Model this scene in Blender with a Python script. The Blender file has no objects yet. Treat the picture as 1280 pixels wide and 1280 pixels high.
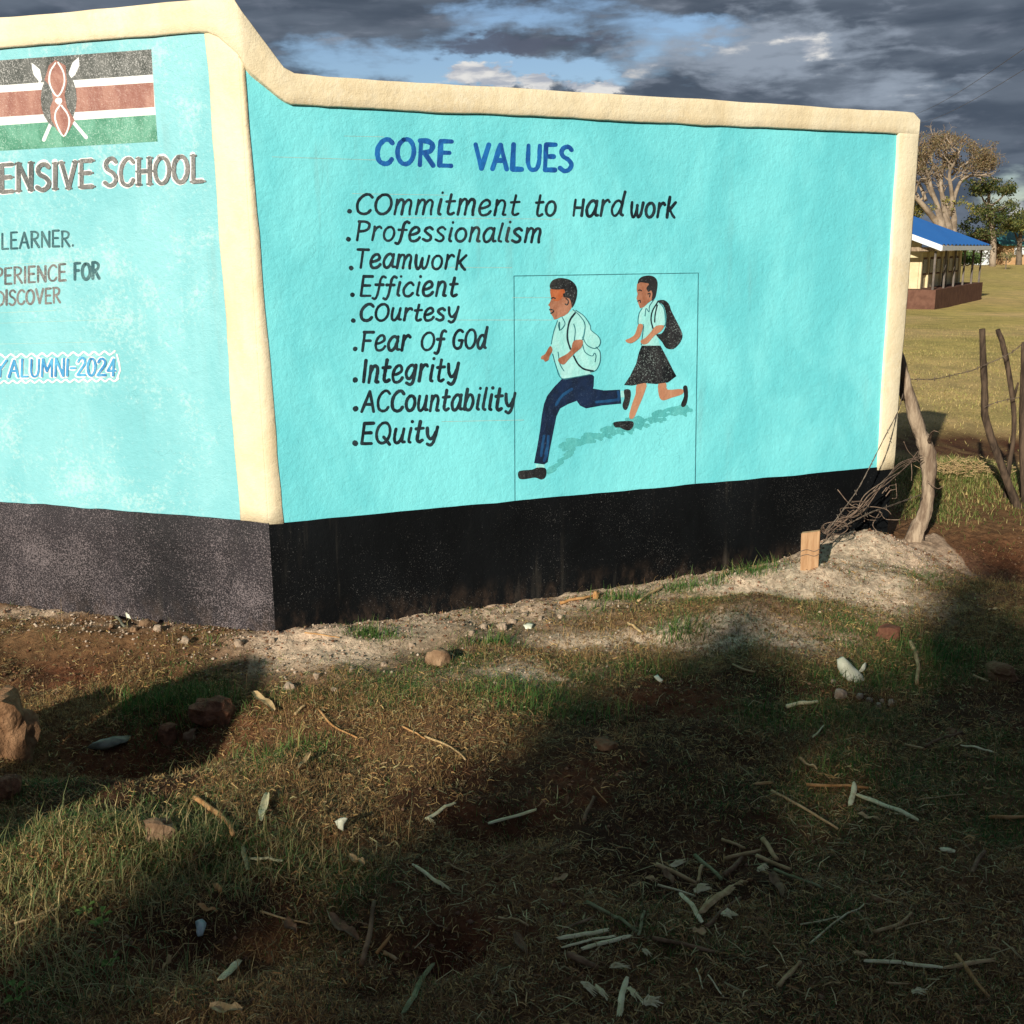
import bpy, bmesh, math, random
import numpy as np
from mathutils import Vector, Matrix
from mathutils.geometry import tessellate_polygon
random.seed(7); rng = np.random.default_rng(11)
S = bpy.context.scene
COL = S.collection

# ------------------------------------------------------------------ camera
FPX = 1340.0; PITCH = math.radians(13.6); ROLL = math.radians(0.5); CAMH = 1.55
cp, sp, cr, sr = math.cos(PITCH), math.sin(PITCH), math.cos(ROLL), math.sin(ROLL)
FW = np.array([0, cp, -sp]); _r = np.array([1, 0, 0.]); _u = np.array([0, sp, cp])
RT = _r*cr - _u*sr; UP = _u*cr + _r*sr
EYE = np.array([0, 0, CAMH])
cam_data = bpy.data.cameras.new('camera'); cam = bpy.data.objects.new('camera', cam_data); COL.objects.link(cam)
m = Matrix(((RT[0], UP[0], -FW[0], 0), (RT[1], UP[1], -FW[1], 0), (RT[2], UP[2], -FW[2], CAMH), (0, 0, 0, 1)))
cam.matrix_world = m
cam_data.sensor_width = 36; cam_data.lens = 36*FPX/1280; cam_data.clip_start = 0.05; cam_data.clip_end = 3000
S.camera = cam

def ray(x, y): return FW + RT*((x-640)/FPX) + UP*((640-y)/FPX)
def flat(x, y, z=0.0):
    d = ray(x, y); return EYE + d*((z-CAMH)/d[2])
def atdepth(x, y, Y):
    d = ray(x, y); return EYE + d*(Y/d[1])

# ------------------------------------------------------------------ light and exposure
SUN_EL = math.radians(21.0); SUN_AZ = math.radians(24.7)     # sun behind the camera, to its left
SD = Vector((-math.sin(SUN_AZ)*math.cos(SUN_EL), -math.cos(SUN_AZ)*math.cos(SUN_EL), math.sin(SUN_EL)))
sun_d = bpy.data.lights.new('sun', 'SUN'); sun_d.energy = 5.0; sun_d.angle = math.radians(0.55); sun_d.color = (1.0, 0.93, 0.80)
sun = bpy.data.objects.new('sun', sun_d); COL.objects.link(sun)
sun.rotation_euler = SD.to_track_quat('Z', 'Y').to_euler(); sun.location = SD*40
S.view_settings.view_transform = 'Standard'; S.view_settings.look = 'None'
S.view_settings.gamma = 1.0; S.view_settings.use_curve_mapping = False
S.view_settings.exposure = 0.25

world = bpy.data.worlds.new('World'); S.world = world; world.use_nodes = True
class NT:
    """tiny node-building helper"""
    def __init__(s, tree): s.t = tree; s.n = tree.nodes; s.l = tree.links; s.n.clear()
    def new(s, kind, **kw):
        n = s.n.new(kind)
        for k, v in kw.items():
            if k[0] == '_': n.inputs[int(k[1:])].default_value = v
            else: setattr(n, k, v)
        return n
    def link(s, a, b): s.l.new(a, b)
    def put(s, sock, v):
        if hasattr(v, 'is_linked') or hasattr(v, 'links'): s.l.new(v, sock)
        else: sock.default_value = v
    def math(s, op, a, b=None, c=None, clamp=False):
        n = s.n.new('ShaderNodeMath'); n.operation = op; n.use_clamp = clamp
        s.put(n.inputs[0], a)
        if b is not None: s.put(n.inputs[1], b)
        if c is not None: s.put(n.inputs[2], c)
        return n.outputs[0]
    def mix(s, f, a, b, blend='MIX'):
        n = s.n.new('ShaderNodeMix'); n.data_type = 'RGBA'; n.blend_type = blend
        s.put(n.inputs[0], f)
        for i, v in ((6, a), (7, b)):
            if isinstance(v, tuple) and len(v) == 3: v = (*v, 1)
            s.put(n.inputs[i], v)
        return n.outputs[2]
    def noise(s, vec, scale, detail=4, rough=0.55, dist=0.0, color=False):
        n = s.n.new('ShaderNodeTexNoise'); s.put(n.inputs['Vector'], vec)
        n.inputs['Scale'].default_value = scale; n.inputs['Detail'].default_value = detail
        n.inputs['Roughness'].default_value = rough; n.inputs['Distortion'].default_value = dist
        return n.outputs[1] if color else n.outputs[0]
    def ramp(s, f, lo, hi):
        n = s.n.new('ShaderNodeMapRange'); n.interpolation_type = 'SMOOTHSTEP'
        s.put(n.inputs[0], f); n.inputs[1].default_value = lo; n.inputs[2].default_value = hi
        return n.outputs[0]
    def mapping(s, vec, scale=(1, 1, 1), loc=(0, 0, 0)):
        n = s.n.new('ShaderNodeMapping'); s.put(n.inputs[0], vec)
        n.inputs['Scale'].default_value = scale; n.inputs['Location'].default_value = loc
        return n.outputs[0]

def build_world():
    T = NT(world.node_tree)
    out = T.new('ShaderNodeOutputWorld'); bg = T.new('ShaderNodeBackground'); bg.inputs[1].default_value = 0.1
    sky = T.new('ShaderNodeTexSky'); sky.sky_type = 'NISHITA'; sky.sun_disc = False
    sky.sun_elevation = SUN_EL; sky.sun_rotation = math.atan2(SD.x, SD.y); sky.air_density = 1.1; sky.dust_density = 0.6
    tc = T.new('ShaderNodeTexCoord'); d = tc.outputs['Generated']
    sep = T.new('ShaderNodeSeparateXYZ'); T.link(d, sep.inputs[0])
    az = T.math('MULTIPLY', T.math('ARCTAN2', sep.outputs[0], sep.outputs[1]), 57.2958)
    el = T.math('MULTIPLY', T.math('ARCSINE', sep.outputs[2]), 57.2958)
    comb = T.new('ShaderNodeCombineXYZ'); T.link(az, comb.inputs[0]); T.link(T.math('MULTIPLY', el, 2.0), comb.inputs[1])
    v = comb.outputs[0]
    w1 = T.noise(v, 0.22, 5, 0.62, color=True)
    sw = T.new('ShaderNodeSeparateXYZ'); T.link(w1, sw.inputs[0])
    azw = T.math('ADD', az, T.math('MULTIPLY', T.math('SUBTRACT', sw.outputs[0], 0.5), 7.0))
    elw = T.math('ADD', el, T.math('MULTIPLY', T.math('SUBTRACT', sw.outputs[1], 0.5), 3.4))
    w2 = T.noise(v, 0.9, 5, 0.65, color=True)
    sw2 = T.new('ShaderNodeSeparateXYZ'); T.link(w2, sw2.inputs[0])
    azs = T.math('ADD', az, T.math('MULTIPLY', T.math('SUBTRACT', sw2.outputs[0], 0.5), 2.6))
    els = T.math('ADD', el, T.math('MULTIPLY', T.math('SUBTRACT', sw2.outputs[1], 0.5), 1.5))
    def pos(px, py):
        r = ray(px, py); return math.degrees(math.atan2(r[0], r[1])), math.degrees(math.asin(r[2]/np.linalg.norm(r)))
    def blobs(lst, a, e):
        acc = None
        for px, py, sx, sy, w in lst:
            A, E_ = pos(px, py); sx /= 23.4; sy /= 23.4
            dx = T.math('DIVIDE', T.math('SUBTRACT', a, A), sx); dy = T.math('DIVIDE', T.math('SUBTRACT', e, E_), sy)
            q = T.math('ADD', T.math('MULTIPLY', dx, dx), T.math('MULTIPLY', dy, dy))
            g = T.math('MULTIPLY', T.math('EXPONENT', T.math('MULTIPLY', q, -1.0)), w)
            acc = g if acc is None else T.math('ADD', acc, g)
        return acc
    n1 = T.noise(T.mapping(v, (0.16, 0.34, 1), (3.1, 1.7, 0)), 1.0, 6, 0.5, 0.3)
    n2 = T.noise(T.mapping(v, (0.40, 0.75, 1), (7.0, 2.0, 0)), 1.0, 7, 0.54, 0.2)
    n3 = T.noise(T.mapping(v, (0.07, 0.16, 1), (1.0, 9.0, 0)), 1.0, 5, 0.5)
    # grey rain cloud
    c = T.mix(T.ramp(n1, 0.36, 0.66), (0.060, 0.079, 0.110), (0.112, 0.138, 0.178))
    c = T.mix(T.math('MULTIPLY', T.ramp(n2, 0.48, 0.75), 0.4), c, (0.19, 0.215, 0.27))
    c10 = T.mix(1.0, c, (10, 10, 10), 'MULTIPLY')
    pale = blobs([(900, 60, 170, 40, .8), (1130, 120, 110, 34, .7), (1010, 52, 80, 34, .5), (640, 100, 110, 16, .5), (420, 60, 90, 26, .4)], azw, elw)
    c10 = T.mix(T.ramp(T.math('ADD', pale, T.math('MULTIPLY', T.math('SUBTRACT', n2, 0.5), 1.6)), .25, 1.0), c10, (2.5, 2.95, 3.6, 1))
    # gaps of blue
    gap = blobs([(430, 72, 110, 26, .8), (600, 30, 60, 26, .55), (690, 92, 120, 16, 1.0), (700, 14, 90, 20, .55), (860, 30, 80, 16, .8),
                 (1180, 110, 45, 14, .25), (1270, 245, 40, 30, .6), (820, 60, 60, 14, .5), (560, 86, 60, 20, .7)], azw, elw)
    far = T.math('MULTIPLY', T.ramp(n3, 0.52, 0.66), T.ramp(T.math('ABSOLUTE', az), 34, 60))
    gapm = T.ramp(T.math('ADD', T.math('ADD', gap, far), T.math('MULTIPLY', T.math('SUBTRACT', 0.5, n2), 1.1)), 0.22, 0.85)
    blue = T.mix(1.0, sky.outputs[0], (0.62, 0.70, 0.86), 'MULTIPLY')
    c10 = T.mix(gapm, c10, blue)
    # dark shreds drifting over the gap
    dk = blobs([(610, 62, 75, 16, 1.0), (740, 45, 50, 12, .7), (840, 96, 90, 14, .35), (760, 80, 50, 10, .4)], azw, elw)
    c10 = T.mix(T.math('MULTIPLY', T.ramp(T.math('ADD', dk, T.math('MULTIPLY', T.math('SUBTRACT', n2, .5), 1.2)), 0.35, 0.75), 0.9), c10, (0.85, 1.0, 1.42, 1))
    # sunlit cumulus
    wh = blobs([(594, 91, 34, 13, 1.3), (628, 101, 16, 9, 1.0), (672, 104, 18, 8, 1.2), (742, 109, 34, 8, 1.25), (1000, 46, 30, 14, .62), (1022, 66, 22, 9, .45),
                (905, 62, 40, 12, .35), (1045, 88, 30, 12, .35), (1150, 118, 30, 14, .3), (1275, 262, 20, 16, .5), (800, 92, 60, 10, .3)], azs, els)
    whm = T.ramp(T.math('ADD', wh, T.math('MULTIPLY', T.math('SUBTRACT', n2, .5), 1.3)), 0.26, 0.72)
    c10 = T.mix(whm, c10, T.mix(T.ramp(n2, .4, .62), (3.4, 3.7, 4.3), (6.6, 6.5, 6.3)))
    # ground side of the world: dull earth
    below = T.ramp(sep.outputs[2], -0.02, -0.06)
    c10 = T.mix(below, c10, (0.6, 0.5, 0.35))
    T.link(c10, bg.inputs[0]); T.link(bg.outputs[0], out.inputs[0])
build_world()

# ------------------------------------------------------------------ helpers
def tag(o, label=None, cat=None, group=None, kind=None):
    if label: o['label'] = label
    if cat: o['category'] = cat
    if group: o['group'] = group
    if kind: o['kind'] = kind
    return o
def empty(name, loc, label=None, cat=None, group=None):
    o = bpy.data.objects.new(name, None); COL.objects.link(o); o.location = [float(c) for c in loc]; o.empty_display_size = 0.1
    return tag(o, label, cat, group)
def part(name, verts, faces, mat, parent=None, smooth=False, label=None):
    """one mesh object from world-space points; parented without moving it"""
    me = bpy.data.meshes.new(name)
    base = np.zeros(3)
    p = parent
    while p is not None: base = base + np.array(p.location); p = p.parent
    v = np.asarray(verts, dtype=float).reshape(-1, 3) - base
    me.from_pydata(v.tolist(), [], [tuple(int(i) for i in f) for f in faces])
    me.materials.append(mat)
    if smooth: me.shade_smooth()
    me.update()
    o = bpy.data.objects.new(name, me); COL.objects.link(o)
    if parent: o.parent = parent
    if label: o['label'] = label
    return o
def big_mesh(name, verts, quads, mat, colors=None, parent=None, smooth=False, tris=False):
    """fast numpy mesh; quads (or tris) is an (n,k) int array, colors per vertex (n,3)"""
    me = bpy.data.meshes.new(name); k = quads.shape[1]
    me.vertices.add(len(verts)); me.vertices.foreach_set('co', np.asarray(verts, np.float32).ravel())
    me.loops.add(quads.size); me.loops.foreach_set('vertex_index', quads.astype(np.int32).ravel())
    me.polygons.add(len(quads)); me.polygons.foreach_set('loop_start', (np.arange(len(quads))*k).astype(np.int32))
    me.polygons.foreach_set('loop_total', np.full(len(quads), k, np.int32))
    me.materials.append(mat); me.update(calc_edges=True)
    if colors is not None:
        a = me.color_attributes.new('Col', 'FLOAT_COLOR', 'POINT')
        c = np.ones((len(verts), 4), np.float32); c[:, :3] = colors; a.data.foreach_set('color', c.ravel())
    if smooth: me.shade_smooth()
    o = bpy.data.objects.new(name, me); COL.objects.link(o)
    if parent: o.parent = parent
    return o

def hash2(i, j, s):
    n = (i*374761393 + j*668265263 + s*2147483647) & 0xffffffff
    n = ((n ^ (n >> 13))*1274126177) & 0xffffffff
    return ((n ^ (n >> 16)) & 0xffff)/65535.0
def vnoise(x, y, s=0):
    x = np.asarray(x, float); y = np.asarray(y, float)
    xi = np.floor(x).astype(np.int64); yi = np.floor(y).astype(np.int64); fx = x-xi; fy = y-yi
    fx = fx*fx*(3-2*fx); fy = fy*fy*(3-2*fy)
    a = hash2(xi, yi, s); b = hash2(xi+1, yi, s); c = hash2(xi, yi+1, s); d = hash2(xi+1, yi+1, s)
    return (a*(1-fx)+b*fx)*(1-fy) + (c*(1-fx)+d*fx)*fy
def fbm(x, y, s=0, o=4, g=0.5):
    t = 0; a = 1; n = 0
    for k in range(o):
        t = t + a*vnoise(x, y, s+k*17); n += a; a *= g; x = x*2.03+5.1; y = y*2.03-3.7
    return t/n
def sstep(x, a, b):
    t = np.clip((x-a)/(b-a), 0, 1); return t*t*(3-2*t)

# ------------------------------------------------------------------ materials
def principled(T, color, rough=0.8, spec=0.3, normal=None, metal=0.0):
    b = T.new('ShaderNodeBsdfPrincipled'); o = T.new('ShaderNodeOutputMaterial')
    if isinstance(color, tuple): color = (*color[:3], 1)
    T.put(b.inputs['Base Color'], color); T.put(b.inputs['Roughness'], rough)
    b.inputs['Specular IOR Level'].default_value = spec; b.inputs['Metallic'].default_value = metal
    if normal is not None: T.link(normal, b.inputs['Normal'])
    T.link(b.outputs[0], o.inputs[0]); return b
def bump(T, h, strength, dist, normal=None):
    n = T.new('ShaderNodeBump'); n.inputs['Strength'].default_value = strength; n.inputs['Distance'].default_value = dist
    T.link(h, n.inputs['Height'])
    if normal is not None: T.link(normal, n.inputs['Normal'])
    return n.outputs[0]
def mat(name):
    m = bpy.data.materials.new(name); m.use_nodes = True; return m, NT(m.node_tree)
def P(T): return T.new('ShaderNodeNewGeometry').outputs['Position']

def plaster_relief(T, p, fine=1.0, grain=0.0):
    """trowelled cement under paint: the same relief for paint, letters and bands"""
    a = T.noise(p, 9, 5, 0.6); b = T.noise(p, 55, 4, 0.65, 0.3); c = T.noise(p, 240, 3, 0.6)
    h = T.math('ADD', T.math('MULTIPLY', a, 0.9), T.math('ADD', T.math('MULTIPLY', b, 0.30*fine), T.math('MULTIPLY', c, 0.10*fine + grain)))
    # ridges dragged by the float
    r = T.noise(T.mapping(p, (7, 7, 16)), 1.0, 3, 0.5, 1.2)
    ridge = T.math('MULTIPLY', T.ramp(T.math('ABSOLUTE', T.math('SUBTRACT', r, 0.5)), 0.012, 0.0), 0.035)
    h = T.math('ADD', h, ridge)
    return bump(T, h, 0.75, 0.010)
def painted(name, c1, c2, rough=0.55, spec=0.35, scale=3.0, speck=None, fine=1.0, grain=0.0, blotch=None, brush=0.06, speck_lo=0.66, sp_amp=0.28):
    m, T = mat(name); p = P(T)
    n = T.noise(T.mapping(p, (1, 1, 0.55)), scale, 6, 0.62, 0.4); col = T.mix(T.ramp(n, 0.36, 0.64), c1, c2)
    st = T.noise(T.mapping(p, (60, 60, 5)), 1.0, 3, 0.5); col = T.mix(T.math('MULTIPLY', T.ramp(st, 0.42, 0.62), brush), col, tuple(x*0.8 for x in c1))
    if blotch:
        bn = T.noise(p, 2.3, 7, 0.7, 0.8); bm = T.noise(p, 60, 3, 0.7)
        f = T.ramp(T.math('ADD', bn, T.math('MULTIPLY', T.math('SUBTRACT', bm, 0.5), 0.6)), 0.50, 0.72)
        col = T.mix(T.math('MULTIPLY', f, blotch[1]), col, blotch[0])
    if speck:
        s1 = T.noise(p, 170, 3, 0.75); s0 = T.noise(p, 3.0, 4, 0.6)
        f = T.ramp(T.math('ADD', s1, T.math('MULTIPLY', T.math('SUBTRACT', s0, 0.5), sp_amp)), speck_lo, speck_lo+0.06)
        col = T.mix(T.math('MULTIPLY', f, speck[1]), col, speck[0])
    cr_ = T.new('ShaderNodeTexVoronoi'); cr_.feature = 'DISTANCE_TO_EDGE'; cr_.inputs['Scale'].default_value = 1.6
    wv = T.noise(p, 5, 4, 0.6, color=True); vm = T.new('ShaderNodeVectorMath'); vm.operation = 'MULTIPLY_ADD'; T.link(wv, vm.inputs[0]); vm.inputs[1].default_value = (.35, .35, .35); T.link(p, vm.inputs[2]); T.link(vm.outputs[0], cr_.inputs['Vector'])
    crk = T.math('MULTIPLY', T.ramp(cr_.outputs['Distance'], 0.0045, 0.0012), T.ramp(T.noise(p, 1.1, 3, 0.6), 0.54, 0.64))
    col = T.mix(T.math('MULTIPLY', crk, 0.22), col, tuple(x*0.35 for x in c1))
    sz = T.new('ShaderNodeSeparateXYZ'); T.link(p, sz.inputs[0])
    dn = T.noise(T.mapping(p, (1, 1, .5)), 16, 5, 0.7); splash = T.math('MULTIPLY', T.ramp(sz.outputs[2], 0.15, 0.0), T.ramp(dn, 0.42, 0.72))
    col = T.mix(T.math('MULTIPLY', splash, 0.22), col, (0.17, 0.11, 0.075))
    st_ = T.noise(T.mapping(p, (14, 14, 0.9)), 1.0, 4, 0.6); drip = T.math('MULTIPLY', T.ramp(st_, 0.56, 0.72), T.ramp(T.noise(p, 1.7, 3), 0.45, 0.65))
    col = T.mix(T.math('MULTIPLY', drip, 0.16), col, (0.22, 0.19, 0.15))
    principled(T, col, rough, spec, plaster_relief(T, p, fine, grain)); return m
M = {}
M['teal_right'] = painted('teal_paint', (0.145, 0.61, 0.67), (0.215, 0.74, 0.79), 0.6, 0.3, 2.2, ((0.06, 0.30, 0.32), 0.5), speck_lo=0.70)
M['teal_left'] = painted('teal_paint_chalky', (0.185, 0.51, 0.555), (0.255, 0.585, 0.625), 0.5, 0.4, 2.6, ((0.06, 0.34, 0.36), 0.7), 1.1, 0.05, ((0.50, 0.70, 0.69), 0.6), speck_lo=0.66)
M['cream'] = painted('cream_paint', (0.74, 0.61, 0.39), (0.82, 0.72, 0.51), 0.55, 0.35, 4.0, ((0.42, 0.30, 0.13), 0.6), 0.9, 0.05, ((0.84, 0.76, 0.58), 0.5), speck_lo=0.68)
M['black_right'] = painted('black_paint', (0.0025, 0.003, 0.0035), (0.005, 0.006, 0.007), 0.75, 0.08, 2.0, ((0.13, 0.125, 0.12), 0.8), 0.8, 0.1, speck_lo=0.645)
M['black_left'] = painted('black_paint_rough', (0.007, 0.006, 0.008), (0.022, 0.018, 0.022), 0.5, 0.30, 3.0, ((0.18, 0.15, 0.155), 0.85), 1.0, 0.3, speck_lo=0.54, sp_amp=0.38)
def ink(name, c, c2=None, rough=0.5, speck=None, lo=0.6): return painted(name, c, c2 or tuple(min(1, x*1.7+0.01) for x in c), rough, 0.4, 14, speck, speck_lo=lo)
M['ink_black'] = ink('black_letter_paint', (0.006, 0.014, 0.020), (0.02, 0.04, 0.05), 0.5, ((0.10, 0.30, 0.30), 0.6), 0.66)
M['ink_blue'] = ink('blue_letter_paint', (0.004, 0.060, 0.27), (0.008, 0.15, 0.47), 0.6)
M['ink_sky'] = ink('light_blue_letter_paint', (0.03, 0.22, 0.50), (0.10, 0.42, 0.66), 0.5, ((0.4, 0.7, 0.8), 0.5), 0.6)
M['ink_grey'] = ink('faded_letter_paint', (0.09, 0.10, 0.10), (0.20, 0.19, 0.18), 0.45, ((0.42, 0.42, 0.40), 0.7), 0.56)
M['ink_teal'] = ink('dark_teal_letter_paint', (0.015, 0.08, 0.10), (0.07, 0.16, 0.17), 0.5, ((0.3, 0.5, 0.5), 0.6), 0.6)
M['ink_white'] = ink('white_paint', (0.74, 0.76, 0.74), (0.84, 0.85, 0.83), 0.5)
M['flag_black'] = ink('flag_black', (0.06, 0.068, 0.062), (0.15, 0.155, 0.145), 0.42, ((0.52, 0.52, 0.50), 0.75), 0.52)
M['flag_red'] = ink('flag_red', (0.30, 0.13, 0.10), (0.42, 0.22, 0.17), 0.45, ((0.58, 0.42, 0.35), 0.6), 0.56)
M['flag_green'] = ink('flag_green', (0.06, 0.24, 0.15), (0.14, 0.38, 0.27), 0.45, ((0.45, 0.65, 0.55), 0.6), 0.55)
M['skin_orange'] = ink('orange_skin_paint', (0.42, 0.10, 0.03), (0.48, 0.15, 0.06))
M['skin'] = ink('brown_skin_paint', (0.28, 0.10, 0.05), (0.44, 0.21, 0.13), 0.5, ((0.62, 0.40, 0.28), 0.4), 0.6)
M['skin_leg'] = ink('tan_skin_paint', (0.46, 0.21, 0.12), (0.52, 0.27, 0.16))
M['hair'] = ink('hair_paint', (0.008, 0.010, 0.012), (0.03, 0.03, 0.03), 0.45, ((0.30, 0.36, 0.35), 0.6), 0.60)
M['skirt'] = ink('skirt_paint', (0.006, 0.008, 0.010), (0.03, 0.03, 0.032), 0.45, ((0.33, 0.42, 0.40), 0.75), 0.585)
M['navy'] = ink('navy_paint', (0.006, 0.014, 0.035), (0.009, 0.024, 0.07), 0.5, ((0.10, 0.16, 0.26), 0.5), 0.62)
M['navy_blue'] = ink('blue_trouser_paint', (0.008, 0.045, 0.13), (0.015, 0.09, 0.22))
M['shirt'] = ink('pale_shirt_paint', (0.30, 0.70, 0.68), (0.42, 0.78, 0.76))
M['outline'] = ink('outline_paint', (0.02, 0.12, 0.15), (0.05, 0.22, 0.25))
M['shade_paint'] = ink('painted_ground_shade', (0.09, 0.44, 0.45), (0.13, 0.52, 0.52), 0.5, ((0.06, 0.34, 0.36), 0.6), 0.52)
M['pencil'] = ink('pencil_line', (0.28, 0.50, 0.47), (0.40, 0.56, 0.50))

def simple(name, c1, c2=None, scale=20, rough=0.85, spec=0.2, bstr=0.5, bdist=0.004, stretch=(1, 1, 1), obj=True, detail=4):
    m, T = mat(name)
    p = T.new('ShaderNodeTexCoord').outputs['Object'] if obj else P(T)
    n = T.noise(T.mapping(p, stretch), scale, detail, 0.65, 0.3)
    col = T.mix(T.ramp(n, 0.34, 0.66), c1, c2 or tuple(x*1.5 for x in c1))
    n2 = T.noise(T.mapping(p, stretch), scale*4, 3, 0.6)
    principled(T, col, rough, spec, bump(T, T.math('ADD', n, T.math('MULTIPLY', n2, 0.5)), bstr, bdist)); return m
M['wood_post'] = simple('weathered_wood', (0.16, 0.11, 0.075), (0.40, 0.31, 0.22), 5, bstr=0.9, bdist=0.012, stretch=(5, 5, 1))
M['wood_dark'] = simple('dark_wood', (0.035, 0.024, 0.017), (0.11, 0.075, 0.05), 6, bstr=0.9, bdist=0.008, stretch=(5, 5, 1))
M['board'] = simple('sawn_board', (0.36, 0.20, 0.10), (0.50, 0.31, 0.17), 6, bstr=0.4, bdist=0.002, stretch=(8, 8, 1))
M['wire'] = simple('rusty_wire', (0.10, 0.07, 0.05), (0.22, 0.17, 0.13), 60, 0.6, 0.4)
M['vine'] = simple('dry_vine', (0.11, 0.075, 0.055), (0.26, 0.18, 0.13), 40)
M['rock'] = simple('brown_rock', (0.17, 0.10, 0.055), (0.34, 0.22, 0.13), 14, bstr=1.0, bdist=0.012, detail=8)
M['clod_brown'] = simple('brown_earth_boulder', (0.17, 0.085, 0.04), (0.30, 0.17, 0.09), 12, bstr=1.0, bdist=0.02, detail=9)
M['clod'] = simple('red_earth_clod', (0.10, 0.042, 0.022), (0.24, 0.11, 0.06), 30, bstr=1.0, bdist=0.012, detail=8)
M['pale_stone'] = simple('pale_stone', (0.27, 0.20, 0.14), (0.44, 0.34, 0.25), 25, bstr=0.8, bdist=0.006, detail=6)
M['red_stone'] = simple('red_stone', (0.10, 0.040, 0.024), (0.17, 0.075, 0.045), 18, bstr=0.6, bdist=0.004)
M['pale'] = simple('pale_split_stalk', (0.56, 0.50, 0.27), (0.76, 0.70, 0.44), 25, bstr=0.8, stretch=(1, 1, 1))
M['tan'] = simple('tan_stalk', (0.36, 0.24, 0.11), (0.54, 0.38, 0.20), 25)
M['green'] = simple('greenish_stalk', (0.15, 0.16, 0.07), (0.30, 0.30, 0.16), 25)
M['brown'] = simple('brown_stalk', (0.13, 0.075, 0.04), (0.26, 0.16, 0.09), 25)
M['orange'] = simple('orange_root', (0.34, 0.17, 0.06), (0.52, 0.30, 0.13), 25)
M['white'] = simple('white_plastic', (0.54, 0.54, 0.40), (0.68, 0.68, 0.54), 12, 0.5, 0.4)
M['grey_plastic'] = simple('dirty_plastic', (0.09, 0.095, 0.065), (0.20, 0.20, 0.14), 16, 0.4, 0.5)
M['blue_plastic'] = simple('pale_blue_plastic', (0.24, 0.36, 0.38), (0.55, 0.58, 0.54), 16, 0.4, 0.5)

def attr_mat(name, rough=0.8, spec=0.15, trans=0.0, noise=None):
    m, T = mat(name); a = T.new('ShaderNodeVertexColor'); a.layer_name = 'Col'; col = a.outputs[0]
    b = principled(T, col, rough, spec)
    if trans:
        tr = T.new('ShaderNodeBsdfTranslucent'); T.link(col, tr.inputs[0]); mx = T.new('ShaderNodeMixShader'); mx.inputs[0].default_value = trans
        o = [n for n in T.n if n.type == 'OUTPUT_MATERIAL'][0]
        T.link(b.outputs[0], mx.inputs[1]); T.link(tr.outputs[0], mx.inputs[2]); T.link(mx.outputs[0], o.inputs[0])
    return m
M['blade'] = attr_mat('grass_blades', 0.6, 0.25, 0.25)
M['leaf'] = attr_mat('leaves', 0.6, 0.2, 0.2)
M['grit'] = attr_mat('grit', 0.9, 0.1)

# ------------------------------------------------------------------ wall frame of reference
C0 = flat(345, 793, 0.0)
AR, AL = math.radians(68), math.radians(-71.8)
DR = np.array([math.sin(AR), math.cos(AR), 0]); DL = np.array([math.sin(AL), math.cos(AL), 0])
NR = np.array([DR[1], -DR[0], 0]); NL = np.array([-DL[1], DL[0], 0])       # outward, towards the viewer
NM = (NR+NL); NM /= np.linalg.norm(NM); NMK = 1/float(NM@NR)                # mitre at the corner
RLEN = 3.20; LLEN = 4.2
def side(px, py, right=True, off=0.0):
    """point of the wall face seen at a pixel"""
    n = NR if right else NL
    r = ray(px, py); t = ((C0+n*off-EYE)@n)/(r@n); return EYE+r*t
def wall_uz(px, py, right=True):
    p = side(px, py, right); return float((p-C0)@(DR if right else DL)), float(p[2])
def wpt(s, off, z):
    """s<0 left wing, s>0 right wing; off outward"""
    if abs(s) < 1e-6: b = C0 + NM*NMK*off
    elif s > 0: b = C0 + DR*s + NR*off
    else: b = C0 - DL*s + NL*off
    return np.array([b[0], b[1], z])

# ------------------------------------------------------------------ the ground as a height function
def G(px, py, z=0): p = flat(px, py, z); return p[0], p[1]
BUMPS = [ # px, py, amplitude, sigma along x, sigma along y (metres)
 (1090, 702, 0.17, 0.38, 0.26), (950, 775, .06, .35, .14), (1000, 735, 0.10, 0.44, 0.20), (860, 790, 0.03, 0.4, 0.12), (930, 770, .025, .3, .1),
 (400, 800, 0.035, 0.28, 0.14), (600, 790, 0.015, 0.3, 0.1),
 (190, 915, -0.15, 0.36, 0.20), (90, 930, -0.10, 0.22, 0.18), (60, 800, 0.05, 0.5, 0.14), (230, 815, 0.02, .2, .1),
 (250, 1180, -0.05, 0.16, 0.10), (550, 1190, -0.09, 0.14, 0.08), (480, 1235, -.05, .1, .06), (840, 885, -.04, .15, .1), (620, 1040, -.04, .2, .1), (330, 1180, -.05, .12, .08), (120, 1060, 0.05, 0.3, 0.12), (40, 1180, .03, .15, .1),
 (560, 1060, -0.02, .15, .12), (1220, 610, 0.13, 0.42, 0.55), (1230, 700, -0.10, 0.45, 0.35), (1190, 545, -.05, .5, .7)]
BP = [(*G(b[0], b[1]), b[2], b[3], b[4]) for b in BUMPS]
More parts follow.
